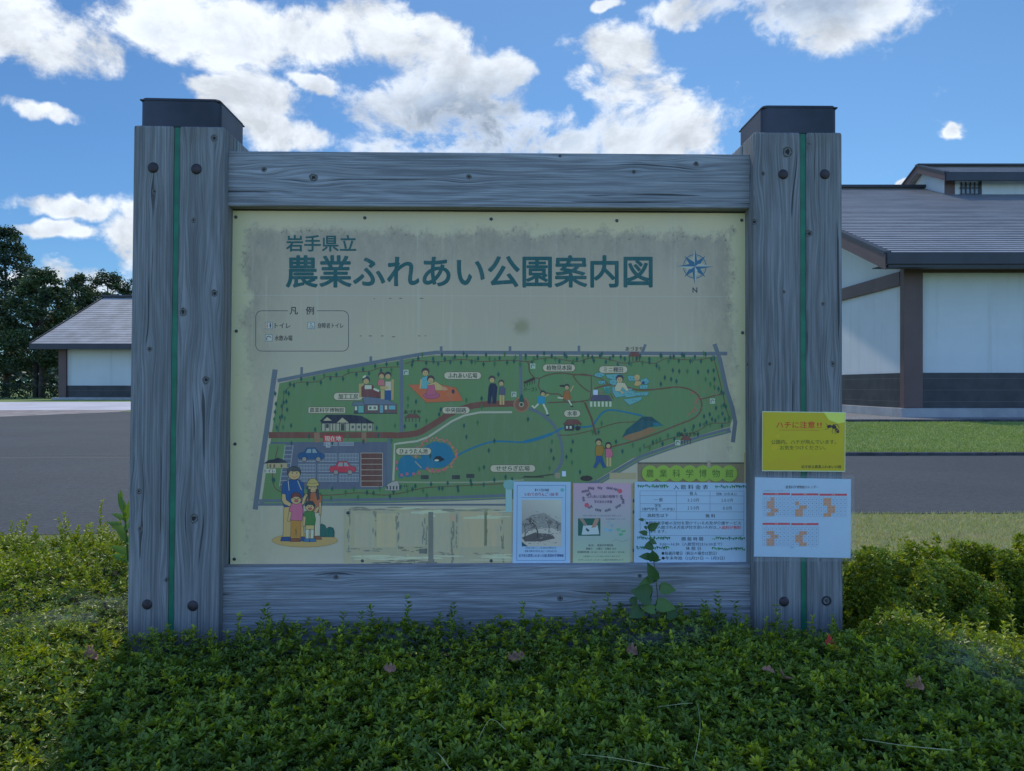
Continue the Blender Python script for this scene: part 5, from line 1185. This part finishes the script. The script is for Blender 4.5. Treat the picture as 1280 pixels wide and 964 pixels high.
def d5(P):
    P.text('農業科学博物館カレンダー', 1002.5, 609, 3.6, 41, (40, 46, 70), .02, 2); P.text('休館日のお知らせ', 971, 613.6, 1.6, 34, (70, 100, 150), 0, 1)
    G = (70, 104, 158)
    def month(x0, y0, w_, pat, seed):
        P.rect(x0, y0, x0+w_, y0+2.6, (120, 34, 50)); P.text('月', x0+w_/2, y0+1.3, 1.8, 4, (150, 130, 150), 0, 1); cw = w_/7; ch = 4.7; y1 = y0+5.4
        for (r_, c0, c1) in pat: P.rect(x0+c0*cw, y1+r_*ch, x0+c1*cw, y1+(r_+1)*ch, (142, 104, 88))
        for r_ in range(6): P.rect(x0, y1+r_*ch-.12, x0+w_, y1+r_*ch+.12, G)
        for c_ in range(8): P.rect(x0+c_*cw-.1, y0+3, x0+c_*cw+.1, y1+5*ch, G)
        for r_ in range(5):
            for c_ in range(7): P.rect(x0+c_*cw+1.7, y1+r_*ch+1.9, x0+c_*cw+3.1, y1+r_*ch+2.8, (50, 74, 120))
    y = 616.3
    month(953.5, y, 34, ((0,2,3),(1,1,3),(2,1,3),(3,2,4),(4,1,3)), 1); month(989, y+.5, 34, ((1,1,2),(2,2,4),(3,1,3),(4,1,3)), 2); month(1024.3, y+.9, 34.3, ((0,1,3),(1,1,3),(2,2,4),(3,2,4),(4,1,3)), 3)
    month(953.2, y+37.3, 34.4, ((1,1,3),(2,2,4),(3,1,3),(4,1,3)), 4); month(989, y+37.6, 34, ((1,2,4),(2,1,3),(3,1,3),(4,2,4)), 5)
    P.text('休館日', 990, 684.5, 2, 4, (60, 90, 140), 0, 1)
paper('calendar_notice', 'white opening day calendar with red month bars, under the yellow bee notice', 'notice', [(943.8,596.8),(1063.8,599),(1063.2,697.6),(942.6,695.8)], -.0045, M_paper, d5, sleeve=(941.5, 594.5, 1067.5, 701.5))
# ============================================================ clipped azalea hedge round the foot of the signboard
M_leaf = leafmat('azalea_leaf', .30, .42, .10)
M_twig = simple('twig', (.07, .05, .035), .9, nscale=30, namp=.3)
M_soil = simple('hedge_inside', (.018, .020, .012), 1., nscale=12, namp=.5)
def vnoise(x, y, seed=0):
    """smooth value noise, arrays in, 0..1"""
    r = np.random.default_rng(seed).random((64, 64)); xi = np.floor(x).astype(int); yi = np.floor(y).astype(int); fx = x-xi; fy = y-yi
    fx = fx*fx*(3-2*fx); fy = fy*fy*(3-2*fy); g = lambda a, b_: r[a % 64, b_ % 64]
    return (g(xi, yi)*(1-fx)+g(xi+1, yi)*fx)*(1-fy)+(g(xi, yi+1)*(1-fx)+g(xi+1, yi+1)*fx)*fy
def sstep(v, a, b_): t = np.clip((v-a)/(b_-a), 0, 1); return t*t*(3-2*t)
def Hmain(x, y):
    """top of the main hedge"""
    h = .655+.045*(vnoise(x*1.7, y*1.7, 1)-.5)*2+.022*(vnoise(x*5, y*5, 2)-.5)*2
    h = h-.012*sstep(y, 1.9, 2.5)*sstep(np.abs(x), 1.7, 1.2)-.055*sstep(y, 2.2, 2.6)*(sstep(np.abs(x+1.20), .32, .16)+sstep(np.abs(x-1.04), .32, .16))*sstep(y, 3.1, 2.8)+.02*sstep(x, -1.2, -1.6)*sstep(y, 2.4, 3.2)
    # rounded back edge; on the right the hedge ends early and a hollow opens
    yb = np.where(x < -1.1, 4.05+.25*(vnoise(x*1.2, x*0+3, 5)-.5), np.where(x < 1.0, 3.05, 2.95))
    h = h*np.sqrt(np.clip((yb+.12-y)/.42, 0, 1))**.8
    h = h-.10*sstep(x, 1.35, 1.9)*sstep(y, 2.3, 3.0)
    return h
def rosettes(P, A, size, nl, rng, lime, wide=.42, tone=None):
    """whorls of small leaves. P centres (n,3), A axes (n,3), size (n,), lime (n,) 0..1 share of young yellow-green"""
    n = len(P); A = A/np.linalg.norm(A, axis=1)[:, None]
    T = np.cross(A, rng.normal(size=(n, 3))); T /= np.linalg.norm(T, axis=1)[:, None]; B = np.cross(A, T)
    Vs = []; Cs = []
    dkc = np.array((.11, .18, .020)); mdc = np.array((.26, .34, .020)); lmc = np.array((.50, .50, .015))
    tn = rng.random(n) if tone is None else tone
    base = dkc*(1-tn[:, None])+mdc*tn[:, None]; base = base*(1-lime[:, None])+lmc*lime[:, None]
    for k in range(nl):
        a = 2*np.pi*k/nl*1.0+rng.uniform(-.35, .35, n)+k*.4; tilt = rng.uniform(.15, 1.0, n)+.25*lime
        D = (np.cos(a)[:, None]*T+np.sin(a)[:, None]*B)*np.cos(tilt)[:, None]+A*np.sin(tilt)[:, None]
        Sd = np.cross(D, A); Sd /= np.linalg.norm(Sd, axis=1)[:, None]+1e-9; Nn = np.cross(Sd, D)
        L = (size*rng.uniform(.7, 1.2, n))[:, None]; W_ = L*wide*rng.uniform(.8, 1.15, (n, 1))*.5; lift = W_*.45
        s0 = P+A*L*.05*(k % 3)
        v0 = s0; v1 = s0+D*L*.40+Sd*W_*.85+Nn*lift; v2 = s0+D*L*.74+Sd*W_*.9+Nn*lift; v3 = s0+D*L-Nn*L*.06; v4 = s0+D*L*.74-Sd*W_*.9+Nn*lift; v5 = s0+D*L*.40-Sd*W_*.85+Nn*lift
        Vs.append(np.stack([v0, v1, v2, v3, v4, v5], 1)); c = base*rng.uniform(.7, 1.35, (n, 1)); Cs.append(np.repeat(c[:, None, :], 6, 1))
    V = np.concatenate(Vs).reshape(-1, 3); C = np.concatenate(Cs).reshape(-1, 3); m_ = len(V)//6; b_ = (np.arange(m_)*6)[:, None]
    Fc = np.concatenate([b_+np.array([[0, 1, 2, 3]]), b_+np.array([[0, 3, 4, 5]])])
    return V, Fc, C
def merge(parts):
    Vs = []; Fs = []; Cs = []; o = 0
    for V, Fc, C in parts: Vs.append(V); Fs.append(Fc+o); Cs.append(C); o += len(V)
    return np.concatenate(Vs), np.concatenate(Fs), np.concatenate(Cs)
def hull(name, fn, x0, x1, y0, y1, step, drop, parent, m_, keep=None):
    xs_ = np.arange(x0, x1+step, step); ys_ = np.arange(y0, y1+step, step); X_, Y_ = np.meshgrid(xs_, ys_); Z_ = fn(X_, Y_)-drop+.03*(vnoise(X_*14, Y_*14, 8)-.5); Z_ = np.maximum(Z_, .005)
    V = np.stack([X_, Y_, Z_], -1).reshape(-1, 3); nx = len(xs_); ny = len(ys_)
    i = np.arange(nx-1)[None, :]+np.arange(ny-1)[:, None]*nx; i = i.ravel(); Fc = np.stack([i, i+1, i+nx+1, i+nx], 1)
    return link(name, np_mesh(name, V, Fc, 4), m_, parent)

def in_sign(x, y, pad=.0):
    lx = CS*x+SN*(y-D0); ly = -SN*x+CS*(y-D0)
    pl = (lx > S(160, 450)[0]-pad) & (lx < S(279, 450)[0]+pad) & (ly > -pad) & (ly < .27+pad); pr = (lx > S(942, 450)[0]-pad) & (lx < S(1055, 450)[0]+pad) & (ly > -pad) & (ly < .27+pad)
    ra = (lx > -1.1) & (lx < 1.0) & (ly > .045-pad) & (ly < .195+pad)
    return pl | pr | ra
def hedge():
    rng = np.random.default_rng(42); t = empty('azalea_hedge', (0, 2.2, 0)); tag(t, 'broad clipped azalea hedge filling the foreground round the foot of the signboard', 'hedge')
    n = 140000
    y = 1.15+(4.25-1.15)*rng.random(n)**1.15; x = rng.uniform(-1, 1, n)*(y*.80+.55)
    k = (rng.random(n) < np.clip((1.7/y)**.9, 0, 1)) & ~((x > -1.0) & (x < 1.0) & (y > 3.05)) & ~((x > 1.0) & (y > 3.0))
    x = x[k]; y = y[k]; z = Hmain(x, y); k = (z > .1) & ~in_sign(x, y, .012); x = x[k]; y = y[k]; z = z[k]; n = len(x)
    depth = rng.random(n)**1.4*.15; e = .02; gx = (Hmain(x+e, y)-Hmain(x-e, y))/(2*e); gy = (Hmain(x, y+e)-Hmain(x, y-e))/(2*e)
    N = np.stack([-gx, -gy, np.ones(n)*1.0], 1); N = N/np.linalg.norm(N, axis=1)[:, None]; A = N+rng.normal(size=(n, 3))*.38; A[:, 2] = np.abs(A[:, 2])+.2
    tuft = sstep(vnoise(x*19, y*19, 11), .62, .9); z0 = z-depth+tuft*.022*(depth < .03)
    P = np.stack([x, y, z0], 1)
    patch = sstep(vnoise(x*4.5, y*4.5, 21), .40, .85)
    lime = (rng.random(n) < (.09+.36*patch+.45*tuft)) * (depth < .035) * rng.uniform(.25, .95, n)
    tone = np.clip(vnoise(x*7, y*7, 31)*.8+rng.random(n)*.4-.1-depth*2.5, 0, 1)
    size = rng.uniform(.012, .023, n)
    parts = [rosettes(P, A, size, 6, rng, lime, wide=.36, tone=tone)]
    # upright shoots that escaped the shears: stacked whorls
    sh = []
    def shoot(x_, y_, h_, lm, r2, s_=.024, dz=-.02):
        z_ = float(Hmain(np.array([x_]), np.array([y_]))[0])+dz; lean = r2.normal(size=2)*.10; kk = max(2, int(h_/.015))
        for i in range(kk):
            f = i/kk; sh.append((x_+lean[0]*h_*f, y_+lean[1]*h_*f, z_+h_*f, s_*(1-.35*f), lm*(.3+.7*f)))
    for i in range(3400):
        yy = 1.3+2.6*rng.random()**.9; xx = rng.uniform(-1, 1)*(yy*.76+.3)
        if in_sign(np.array([xx]), np.array([yy]), .03)[0] or (xx > 1.0 and yy > 2.9) or (abs(xx) < 1.0 and yy > 2.75): continue
        shoot(xx, yy, abs(rng.normal())*.028+.014, rng.uniform(.2, .95) if rng.random() < .5 else .03, rng)
    # shoots seen against the bottom rail and posts: photo x, height in photo px
    for (px_, hp) in ((322,24),(338,20),(352,12),(366,14),(402,16),(428,18),(455,22),(470,20),(508,30),(545,18),(562,32),(575,12),(600,8),(655,24),(668,12),(700,10),(722,16),(745,26),(765,30),(852,14),(880,18),(898,26),(925,24),(935,16),(955,18),(972,30),(992,14),(1014,18),(1040,20),(240,14),(262,16),(300,22),(282,14),(215,12),(190,10)):
        Yv = 2.66+rng.uniform(-.07, .0); 
        if px_ < 290 or px_ > 940: Yv = 2.58
        shoot(xl(px_, Yv), Yv, hp/F*Yv*1.35+.03, .05 if 300 < px_ < 930 else .5, rng, .026)
    for (px_, Yv, hp) in [(rng.uniform(-10, 158), rng.uniform(3.1, 3.9), abs(rng.normal())*16+8) for _ in range(150)]+[(15,3.7,34),(45,3.8,26),(78,3.7,44),(95,3.8,20),(122,3.7,62),(132,3.5,22),(145,3.6,30)]:
        shoot(xl(px_, Yv), Yv, hp/F*Yv, .6, rng, .026)
    for (px_, Yv, hp) in [(rng.uniform(1070, 1290), rng.uniform(2.2, 2.9), abs(rng.normal())*16+8) for _ in range(130)]+[(1115,2.9,40),(1148,2.8,54),(1178,2.9,40),(1205,2.7,46),(1228,2.8,66),(1250,2.6,42),(1270,2.7,60),(1092,2.85,26),(1160,2.6,34),(1255,2.3,80),(1215,2.2,60)]:
        shoot(xl(px_, Yv), Yv, hp/F*Yv*.7, .75, rng, .024)
    s_ = np.array(sh); m_ = len(s_); A2 = np.tile([0, 0, 1.], (m_, 1))+rng.normal(size=(m_, 3))*.18
    parts.append(rosettes(s_[:, :3], A2, s_[:, 3], 5, rng, s_[:, 4], wide=.40))
    V, Fc, C = merge(parts); link('foliage', np_mesh('foliage', V-np.array([0, 2.2, 0]), Fc, 4, C), M_leaf, t)
    # woody inside
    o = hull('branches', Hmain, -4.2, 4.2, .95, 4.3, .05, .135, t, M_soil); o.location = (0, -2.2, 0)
    tw = MB(); r3 = random.Random(8)
    for i in range(700):
        yy = r3.uniform(1.3, 3.0); xx = r3.uniform(-1, 1)*(yy*.75+.2)
        if in_sign(np.array([xx]), np.array([yy]), .03)[0]: continue
        z_ = float(Hmain(np.array([xx]), np.array([yy]))[0]); dx = r3.uniform(-.03, .03); dy = r3.uniform(-.03, .03)
        tw.tube([(xx, yy-2.2, z_-.15), (xx+dx*.5, yy+dy*.5-2.2, z_-.06), (xx+dx, yy+dy-2.2, z_-.004)], [.0022, .0017, .001], 4, False)
    tw.build('twigs', M_twig, t)
    return t
hedge()

def mound(name, cx_, cy_, rx_, ry_, h_, seed, label, lime_k=.3, nn=26000, cat='shrub'):
    rng = np.random.default_rng(seed); t = empty(name, (cx_, cy_, 0)); tag(t, label, cat, 'clipped azalea mounds behind the hedge on the right')
    n = nn; u = rng.random(n); ph = rng.random(n)*2*np.pi; th = np.arccos(1-u*.98)
    bumpf = 1+.30*(vnoise(ph*2.6+seed, th*4, seed)-.5)*2; rr = (1-rng.random(n)**1.7*.22)*bumpf
    sx = np.sin(th)**.8; d = np.stack([sx*np.cos(ph), sx*np.sin(ph), np.cos(th)**.75], 1)
    P = d*rr[:, None]*np.array([rx_, ry_, h_]); A = d/np.array([rx_, ry_, h_])**1.; A /= np.linalg.norm(A, axis=1)[:, None]; A += rng.normal(size=(n, 3))*.35; A[:, 2] += .5
    k = P[:, 2] > .02; P = P[k]; A = A[k]; rr = rr[k]; d = d[k]; n = len(P)
    lime = (rng.random(n) < lime_k*np.clip(d[:, 2]*1.6, 0, 1))*(rr > .9)*rng.uniform(.3, .95, n); tone = np.clip(rng.random(n)*.7+.3*d[:, 2], 0, 1)
    V, Fc, C = rosettes(P, A, rng.uniform(.013, .023, n), 6, rng, lime, tone=tone)
    sh = []
    for i in range(120):
        a = rng.uniform(0, 6.28); q = rng.random()**.5*.8; zz = h_*math.sqrt(max(.05, 1-q*q)); hh = abs(rng.normal())*.04+.03
        for j in range(int(hh/.016)+1): sh.append((rx_*q*math.cos(a), ry_*q*math.sin(a), zz-.02+j*.016, .024*(1-.06*j), rng.uniform(.4, .9)))
    s_ = np.array(sh); p2 = rosettes(s_[:, :3], np.tile([0, 0, 1.], (len(s_), 1))+rng.normal(size=(len(s_), 3))*.15, s_[:, 3], 5, rng, s_[:, 4])
    V, Fc, C = merge([(V, Fc, C), p2]); link('foliage', np_mesh('foliage', V, Fc, 4, C), M_leaf, t)
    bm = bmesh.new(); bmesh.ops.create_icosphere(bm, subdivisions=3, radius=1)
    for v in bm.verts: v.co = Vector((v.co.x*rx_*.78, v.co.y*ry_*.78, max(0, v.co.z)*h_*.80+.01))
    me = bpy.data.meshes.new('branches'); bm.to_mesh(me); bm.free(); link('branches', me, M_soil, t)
mound('azalea_shrub', xl(1128, 3.75), 3.75, .41, .42, .60, 5, 'rounded azalea shrub beside the right post, lime tipped', .34)
mound('azalea_shrub', xl(1318, 3.95), 3.95, .53, .45, .62, 6, 'wide azalea shrub cut off by the right edge of the photo', .30, 30000)

# ============================================================ grass
def grass(name, label, n, region, hmin, hmax, cols, seed, wid=.004, off=0.):
    rng = np.random.default_rng(seed); x, y = region(rng, n); n = len(x)
    z = np.array([gh(a, b_) for a, b_ in zip(x, y)])+off; a = rng.uniform(0, 6.28, n); L = rng.uniform(hmin, hmax, n); w_ = wid*(.6+.8*rng.random(n))*np.clip(y/5, 1, 5)
    lean = rng.uniform(.1, .9, n); dx = np.cos(a)*lean*L; dy = np.sin(a)*lean*L; px_ = -np.sin(a)*w_; py_ = np.cos(a)*w_
    V = np.stack([np.stack([x-px_, y-py_, z], 1), np.stack([x+px_, y+py_, z], 1), np.stack([x+dx, y+dy, z+L*np.sqrt(1-lean**2*.7)], 1)], 1).reshape(-1, 3)
    cols = np.array(cols); pt = vnoise(x*1.3, y*1.3, seed); kx = (rng.random(n)*.7+pt*.6)*(len(cols)-1); i0 = np.clip(kx.astype(int), 0, len(cols)-2); f = np.clip(kx-i0, 0, 1)[:, None]
    C = (cols[i0]*(1-f)+cols[i0+1]*f)*rng.uniform(.7, 1.3, (n, 1)); Fc = np.arange(n*3).reshape(n, 3)
    return tag(link(name, np_mesh(name, V, Fc, 3, np.repeat(C, 3, 0)), M_grassleaf), label, 'grass', kind='stuff')
M_grassleaf = leafmat('grass_blade', .3, .7, .05)
DRY = [(.30, .38, .09), (.44, .40, .17), (.62, .54, .28), (.34, .40, .11), (.52, .46, .23)]
GRS = [(.21, .31, .065), (.28, .36, .09), (.35, .39, .13)]
def reg_near(rng, n):
    y = 2.9+(8.66-2.9)*rng.random(n)**1.2; x = rng.uniform(.9, 6.6, n); edge = 8.5+.017*x+.08*vnoise(x*3, x*0, 4); k = (y < edge) & (x < y*.80+.4); return x[k], y[k]
grass('lawn_grass', 'dry mown grass strip behind the shrubs on the right', 90000, reg_near, .02, .055, DRY, 5, .0022, .004)
def reg_left(rng, n):
    y = 3.9+(8.3-3.9)*rng.random(n); x = rng.uniform(-7, -1.0, n); k = y < 7.4+(x+4.5)*.18+.06*vnoise(x*3, x*0, 4); return x[k], y[k]
grass('lawn_grass', 'mown grass strip behind the hedge on the left', 40000, reg_left, .02, .05, GRS+[(.38, .33, .16)], 6, .0025, .004)
def reg_far(rng, n):
    y = 15.9+(28.8-15.9)*rng.random(n)**1.3; x = rng.uniform(5, 24, n); return x, y
grass('lawn_grass', 'green lawn between the road and the hall', 90000, reg_far, .03, .06, GRS, 7, .003, .075)

# ============================================================ wild plants
M_vine = leafmat('vine_leaf', .30, .5, .12)
def heart(mb_v, P0, D, Nn, L, W_, col):
    D = D.normalized(); Nn = (Nn-D*Nn.dot(D)).normalized(); Sd = D.cross(Nn)
    prof = [(0, 0), (-.10, .22), (.02, .42), (.28, .50), (.60, .36), (.85, .12), (1.0, 0)]
    v, f, c = mb_v; o = len(v)
    for (a, b_) in prof: v.append(P0+D*L*a+Nn*(-.10*L*a*a))
    for (a, b_) in prof: v.append(P0+D*L*a+Sd*W_*b_+Nn*(W_*b_*.35-.10*L*a*a))
    for (a, b_) in prof: v.append(P0+D*L*a-Sd*W_*b_+Nn*(W_*b_*.35-.10*L*a*a))
    for i in range(6): f.append((o+i, o+i+1, o+7+i+1, o+7+i)); f.append((o+i, o+14+i, o+14+i+1, o+i+1))
    c += [col]*21
def vine():
    Y0 = D0-.06; t = empty('climbing_weed', (xl(826, Y0), Y0, .60)); tag(t, 'climbing weed with heart shaped leaves growing up in front of the price list', 'plant')
    base = Vector((xl(826, Y0), Y0, .60)); pt = lambda px_, py_, dy=0.: Vector((xl(px_, Y0+dy), Y0+dy, zl(py_, Y0+dy)))-base
    stem = [pt(823.5, 790), pt(823.5, 765), pt(821, 735, .01), pt(819, 715, .02), pt(815.5, 690, .03), pt(812.5, 670, .035), pt(810, 656, .04), pt(805, 649, .04)]
    MB().tube(stem, [.0022, .002, .002, .0018, .0016, .0013, .001, .0007], 6).build('stem', simple('vine_stem', (.10, .13, .05), .6), t, smooth=True)
    d = ([], [], []); r2 = random.Random(6); G1 = (.055, .135, .035); G2 = (.11, .22, .045); G3 = (.10, .20, .05)
    for (px_, py_, ang, L, W_, col, dy) in ((812,661,-35,.042,.030,G1,0.03),(808,667,195,.032,.020,G1,.03),(804,650,190,.02,.012,G1,.03),(813,676,25,.026,.020,G1,.02),(815,682,170,.034,.034,G1,.02),(813,696,185,.046,.028,G1,.02),(817,700,-100,.040,.040,G1,.015),(818,701,-15,.026,.012,G1,.02),(816,723,160,.060,.030,G2,.01),(818,725,-112,.075,.045,G1,.0),
        (826,735,5,.054,.044,G3,-.02),(812,745,-160,.075,.075,G1,-.03),(822,755,10,.066,.050,G2,-.03),(800,762,150,.05,.05,G1,-.03),(818,762,190,.05,.034,G2,-.04),(834,768,-10,.045,.04,G1,-.02),(790,748,60,.03,.03,G1,-.02),(806,640+18,60,.014,.010,G1,.03)):
        a = R(ang); D = Vector((math.cos(a), -.35, -math.sin(a)*-1 if False else math.sin(-a))); p0 = pt(px_, py_, dy); D = Vector((math.cos(a), -.3, math.sin(a) if False else -math.sin(a)))
        heart(d, p0, D, Vector((r2.uniform(-.2, .2), -1, .35)), L, W_, col)
    me = bpy.data.meshes.new('leaves'); me.from_pydata([tuple(v) for v in d[0]], [], d[1]); at = me.color_attributes.new('Col', 'FLOAT_COLOR', 'POINT')
    at.data.foreach_set('color', np.concatenate([np.array(d[2], np.float32), np.ones((len(d[2]), 1), np.float32)], 1).ravel()); link('leaves', me, M_vine, t, smooth=True)
vine()
def weed():
    Y0 = 3.35; base = Vector((xl(157, Y0), Y0, .55)); t = empty('tall_weed', base); tag(t, 'bright green lance leaved weed poking up at the left side of the left post', 'plant')
    pt = lambda px_, py_, dy=0.: Vector((xl(px_, Y0+dy), Y0+dy, zl(py_, Y0+dy)))-base
    MB().tube([pt(160, 700), pt(157, 660), pt(155, 635), pt(150, 618)], [.004, .0035, .003, .0015], 6).build('stem', simple('weed_stem', (.10, .17, .04), .6), t, smooth=True)
    d = ([], [], []); r2 = random.Random(2)
    for (px_, py_, ang, L, W_) in ((156,640,-115,.10,.030),(157,650,-70,.11,.030),(156,648,-160,.07,.026),(157,660,-35,.08,.03),(157,664,-150,.09,.032),(158,675,-140,.08,.03),(158,678,-40,.09,.034),(158,690,-150,.075,.034),(152,622,-95,.04,.014),(160,700,-160,.08,.035),(150,655,-170,.06,.02)):
        a = R(ang); heart(d, pt(px_, py_), Vector((math.cos(a), r2.uniform(-.4, .2), -math.sin(a))), Vector((r2.uniform(-.5, .5), -1, .6)), L, W_, (.13+.05*r2.random(), .26, .03))
    me = bpy.data.meshes.new('leaves'); me.from_pydata([tuple(v) for v in d[0]], [], d[1]); at = me.color_attributes.new('Col', 'FLOAT_COLOR', 'POINT')
    at.data.foreach_set('color', np.concatenate([np.array(d[2], np.float32), np.ones((len(d[2]), 1), np.float32)], 1).ravel()); link('leaves', me, M_vine, t, smooth=True)
weed()

# ---- dead leaves lying on the hedge
M_dead = simple('dead_leaf', (.34, .17, .10), .85, nscale=40, namp=.45, bump=.4, bscale=90)
M_dead_pale = simple('pale_dead_leaf', (.44, .21, .13), .85, nscale=40, namp=.3, bump=.4, bscale=90)
M_red = simple('red_leaf', (.60, .03, .015), .6, nscale=40, namp=.3)
def dead_leaf(px_, py_, wpx, hpx, m_, rot, label, seed, Yg=None):
    Y_ = 2.0
    for _ in range(12):
        zt = float(Hmain(np.array([xl(px_, Y_)]), np.array([Y_]))[0])+.015; Y_ = (EYE-zt)*F/(py_-CY)
    r2 = random.Random(seed); L = wpx/F*Y_; W_ = hpx/F*Y_*1.5; V = []; Fc = []; nu, nv = 14, 10
    for i in range(nu+1):
        for j in range(nv+1):
            u = i/nu; v = j/nv*2-1; wd = (math.sin(math.pi*min(1, u*.94+.03))**.7)*(1+.30*math.sin(u*19+seed*2))
            V.append(((u-.5)*L, v*W_/2*wd, .42*W_*v*v*wd+.12*L*math.sin(u*5+seed)+.05*W_*math.cos(v*14+u*3)+r2.uniform(-.0008, .0008)))
    for i in range(nu):
        for j in range(nv): a = i*(nv+1)+j; Fc.append((a, a+1, a+nv+2, a+nv+1))
    mb = MB(); mb.add(V, Fc); me = bpy.data.meshes.new('dead_leaf'); me.from_pydata(V, [], Fc)
    o = link('dead_leaf', me, m_, smooth=True, loc=(xl(px_, Y_), Y_, zt), rot=(R(38), R(8), rot)); md = o.modifiers.new('thickness', 'SOLIDIFY'); md.thickness = .0006
    tag(o, label, 'leaf', 'fallen leaves on the hedge')
dead_leaf(113, 821, 17, 13, M_dead, .9, 'curled reddish brown dead leaf on the hedge, below and left of the left post', 1)
dead_leaf(487, 837, 16, 8, M_dead_pale, .1, 'pale pinkish dead leaf on the hedge, below the parked cars on the map', 2)
dead_leaf(645, 823, 24, 9, M_dead, .2, 'flat purplish brown dead leaf on the hedge, under the orchard poster', 3)
dead_leaf(1143, 857, 24, 12, M_dead_pale, -1.0, 'large ribbed tan dead leaf on the hedge, to the right of the right post', 4)
dead_leaf(960, 838, 16, 5, M_dead_pale, -.5, 'thin tan dead leaf on the hedge below the left edge of the right post', 5)
dead_leaf(790, 815, 15, 9, M_dead, -.4, 'small brown dead leaf on the hedge, below the climbing weed', 6)
dead_leaf(979, 846, 9, 10, M_dead, 1.2, 'smallest brown dead leaf, beside the thin tan one', 8)
dead_leaf(1038, 806, 17, 11, M_red, .3, 'bright red leaf on the hedge in front of the right post', 7)

# ---- dry grass stalks over the hedge
M_straw = simple('straw', (.42, .42, .2), .7, nscale=30, namp=.2)
def stalk(pts, label, r_=.0006):
    P_ = []
    for (px_, py_, Y_, dz) in pts: P_.append(Vector((xl(px_, Y_), Y_, zl(py_, Y_)+dz)))
    b_ = P_[0].copy(); P2 = spline(P_, 6); o = MB().tube([p-b_ for p in P2], [r_]*len(P2), 5, False).build('grass_stalk', M_straw, loc=b_)
    tag(o, label, 'grass stalk', 'dry grass stalks caught in the hedge')
def onh(px_, py_, up=.02):
    Y_ = 2.
    for _ in range(12): zt = float(Hmain(np.array([xl(px_, Y_)]), np.array([Y_]))[0])+up; Y_ = (EYE-zt)*F/(py_-CY)
    return (px_, py_, Y_, 0.)
stalk([onh(593,936,-.02),onh(612,900,.05),onh(632,912,.04)], 'pale straw stalk in the hedge, left of the bent straw')
stalk([onh(545,942,-.02),onh(549,943,.05),onh(563,962,.03)], 'short bent straw stalk near the bottom of the photo, centre left', .0009)
stalk([onh(1078,924,.02),onh(1130,932,.04),onh(1192,938,.04)], 'long pale straw stalk lying towards the lower right corner', .0009)
stalk([onh(822,884,.02),onh(850,880,.05),onh(866,879,.04)], 'fine straw stalk lying level below the price list')
stalk([onh(726,943,.02),onh(770,948,.05),onh(836,961,.03)], 'low straw stalk arching along the bottom edge of the photo')
stalk([onh(866,958,.0),onh(875,910,.06),onh(872,880,.05)], 'upright straw stalk crossing other stalks below the price list')

# ---- cobwebs on the hedge
m, nt, b = mat('cobweb'); M_web = m
tr = nt.node('ShaderNodeBsdfTransparent'); mx = nt.node('ShaderNodeMixShader'); co = coords(nt)
fac = nt.m('MULTIPLY', nt.smooth(nt.noise(co, 11., 5, .6), .35, .7), .12); fac = nt.m('MULTIPLY', fac, nt.smooth(nt.noise(nt.vscale(co, (6, 1, 1)), 60., 2, .6), .35, .6, .3, 1.))
at = nt.node('ShaderNodeAttribute', attribute_name='Col').outputs['Fac']
nt.l.new(nt.m('MULTIPLY', fac, at), mx.inputs[0]); b.inputs['Base Color'].default_value = (.75, .78, .8, 1); b.inputs['Roughness'].default_value = .7
nt.l.new(tr.outputs[0], mx.inputs[1]); nt.l.new(b.outputs[0], mx.inputs[2]); nt.l.new(mx.outputs[0], nt.n['Material Output'].inputs['Surface'])
def web(px_, py_, wx, wy, label, seed):
    c = onh(px_, py_, .02); X0_ = xl(c[0], c[2]); Y0_ = c[2]; n = 18; V = []; C = []
    for j in range(n+1):
        for i in range(n+1):
            u = i/n*2-1; v = j/n*2-1; x_ = X0_+u*wx; y_ = Y0_+v*wy; z_ = float(Hmain(np.array([x_]), np.array([y_]))[0])+.030+.012*math.sin(u*4+seed)*math.cos(v*3)
            V.append((x_, y_, z_)); k = max(0, 1-(u*u+v*v)); C.append((k, k, k))
    V = np.array(V)-np.array([X0_, Y0_, 0]); i = (np.arange(n)[None, :]+np.arange(n)[:, None]*(n+1)).ravel(); Fc = np.stack([i, i+1, i+n+2, i+n+1], 1)
    o = link('cobweb', np_mesh('cobweb', V, Fc, 4, np.array(C)), M_web, loc=(X0_, Y0_, 0)); tag(o, label, 'cobweb', 'cobwebs on the hedge')
web(90, 765, .26, .30, 'thin grey cobweb over the hedge at the left of the signboard', 1)
web(835, 800, .22, .10, 'thin grey cobweb over the hedge in front of the bottom rail', 2)
web(1225, 830, .22, .22, 'thin grey cobweb over the hedge near the right edge', 3)
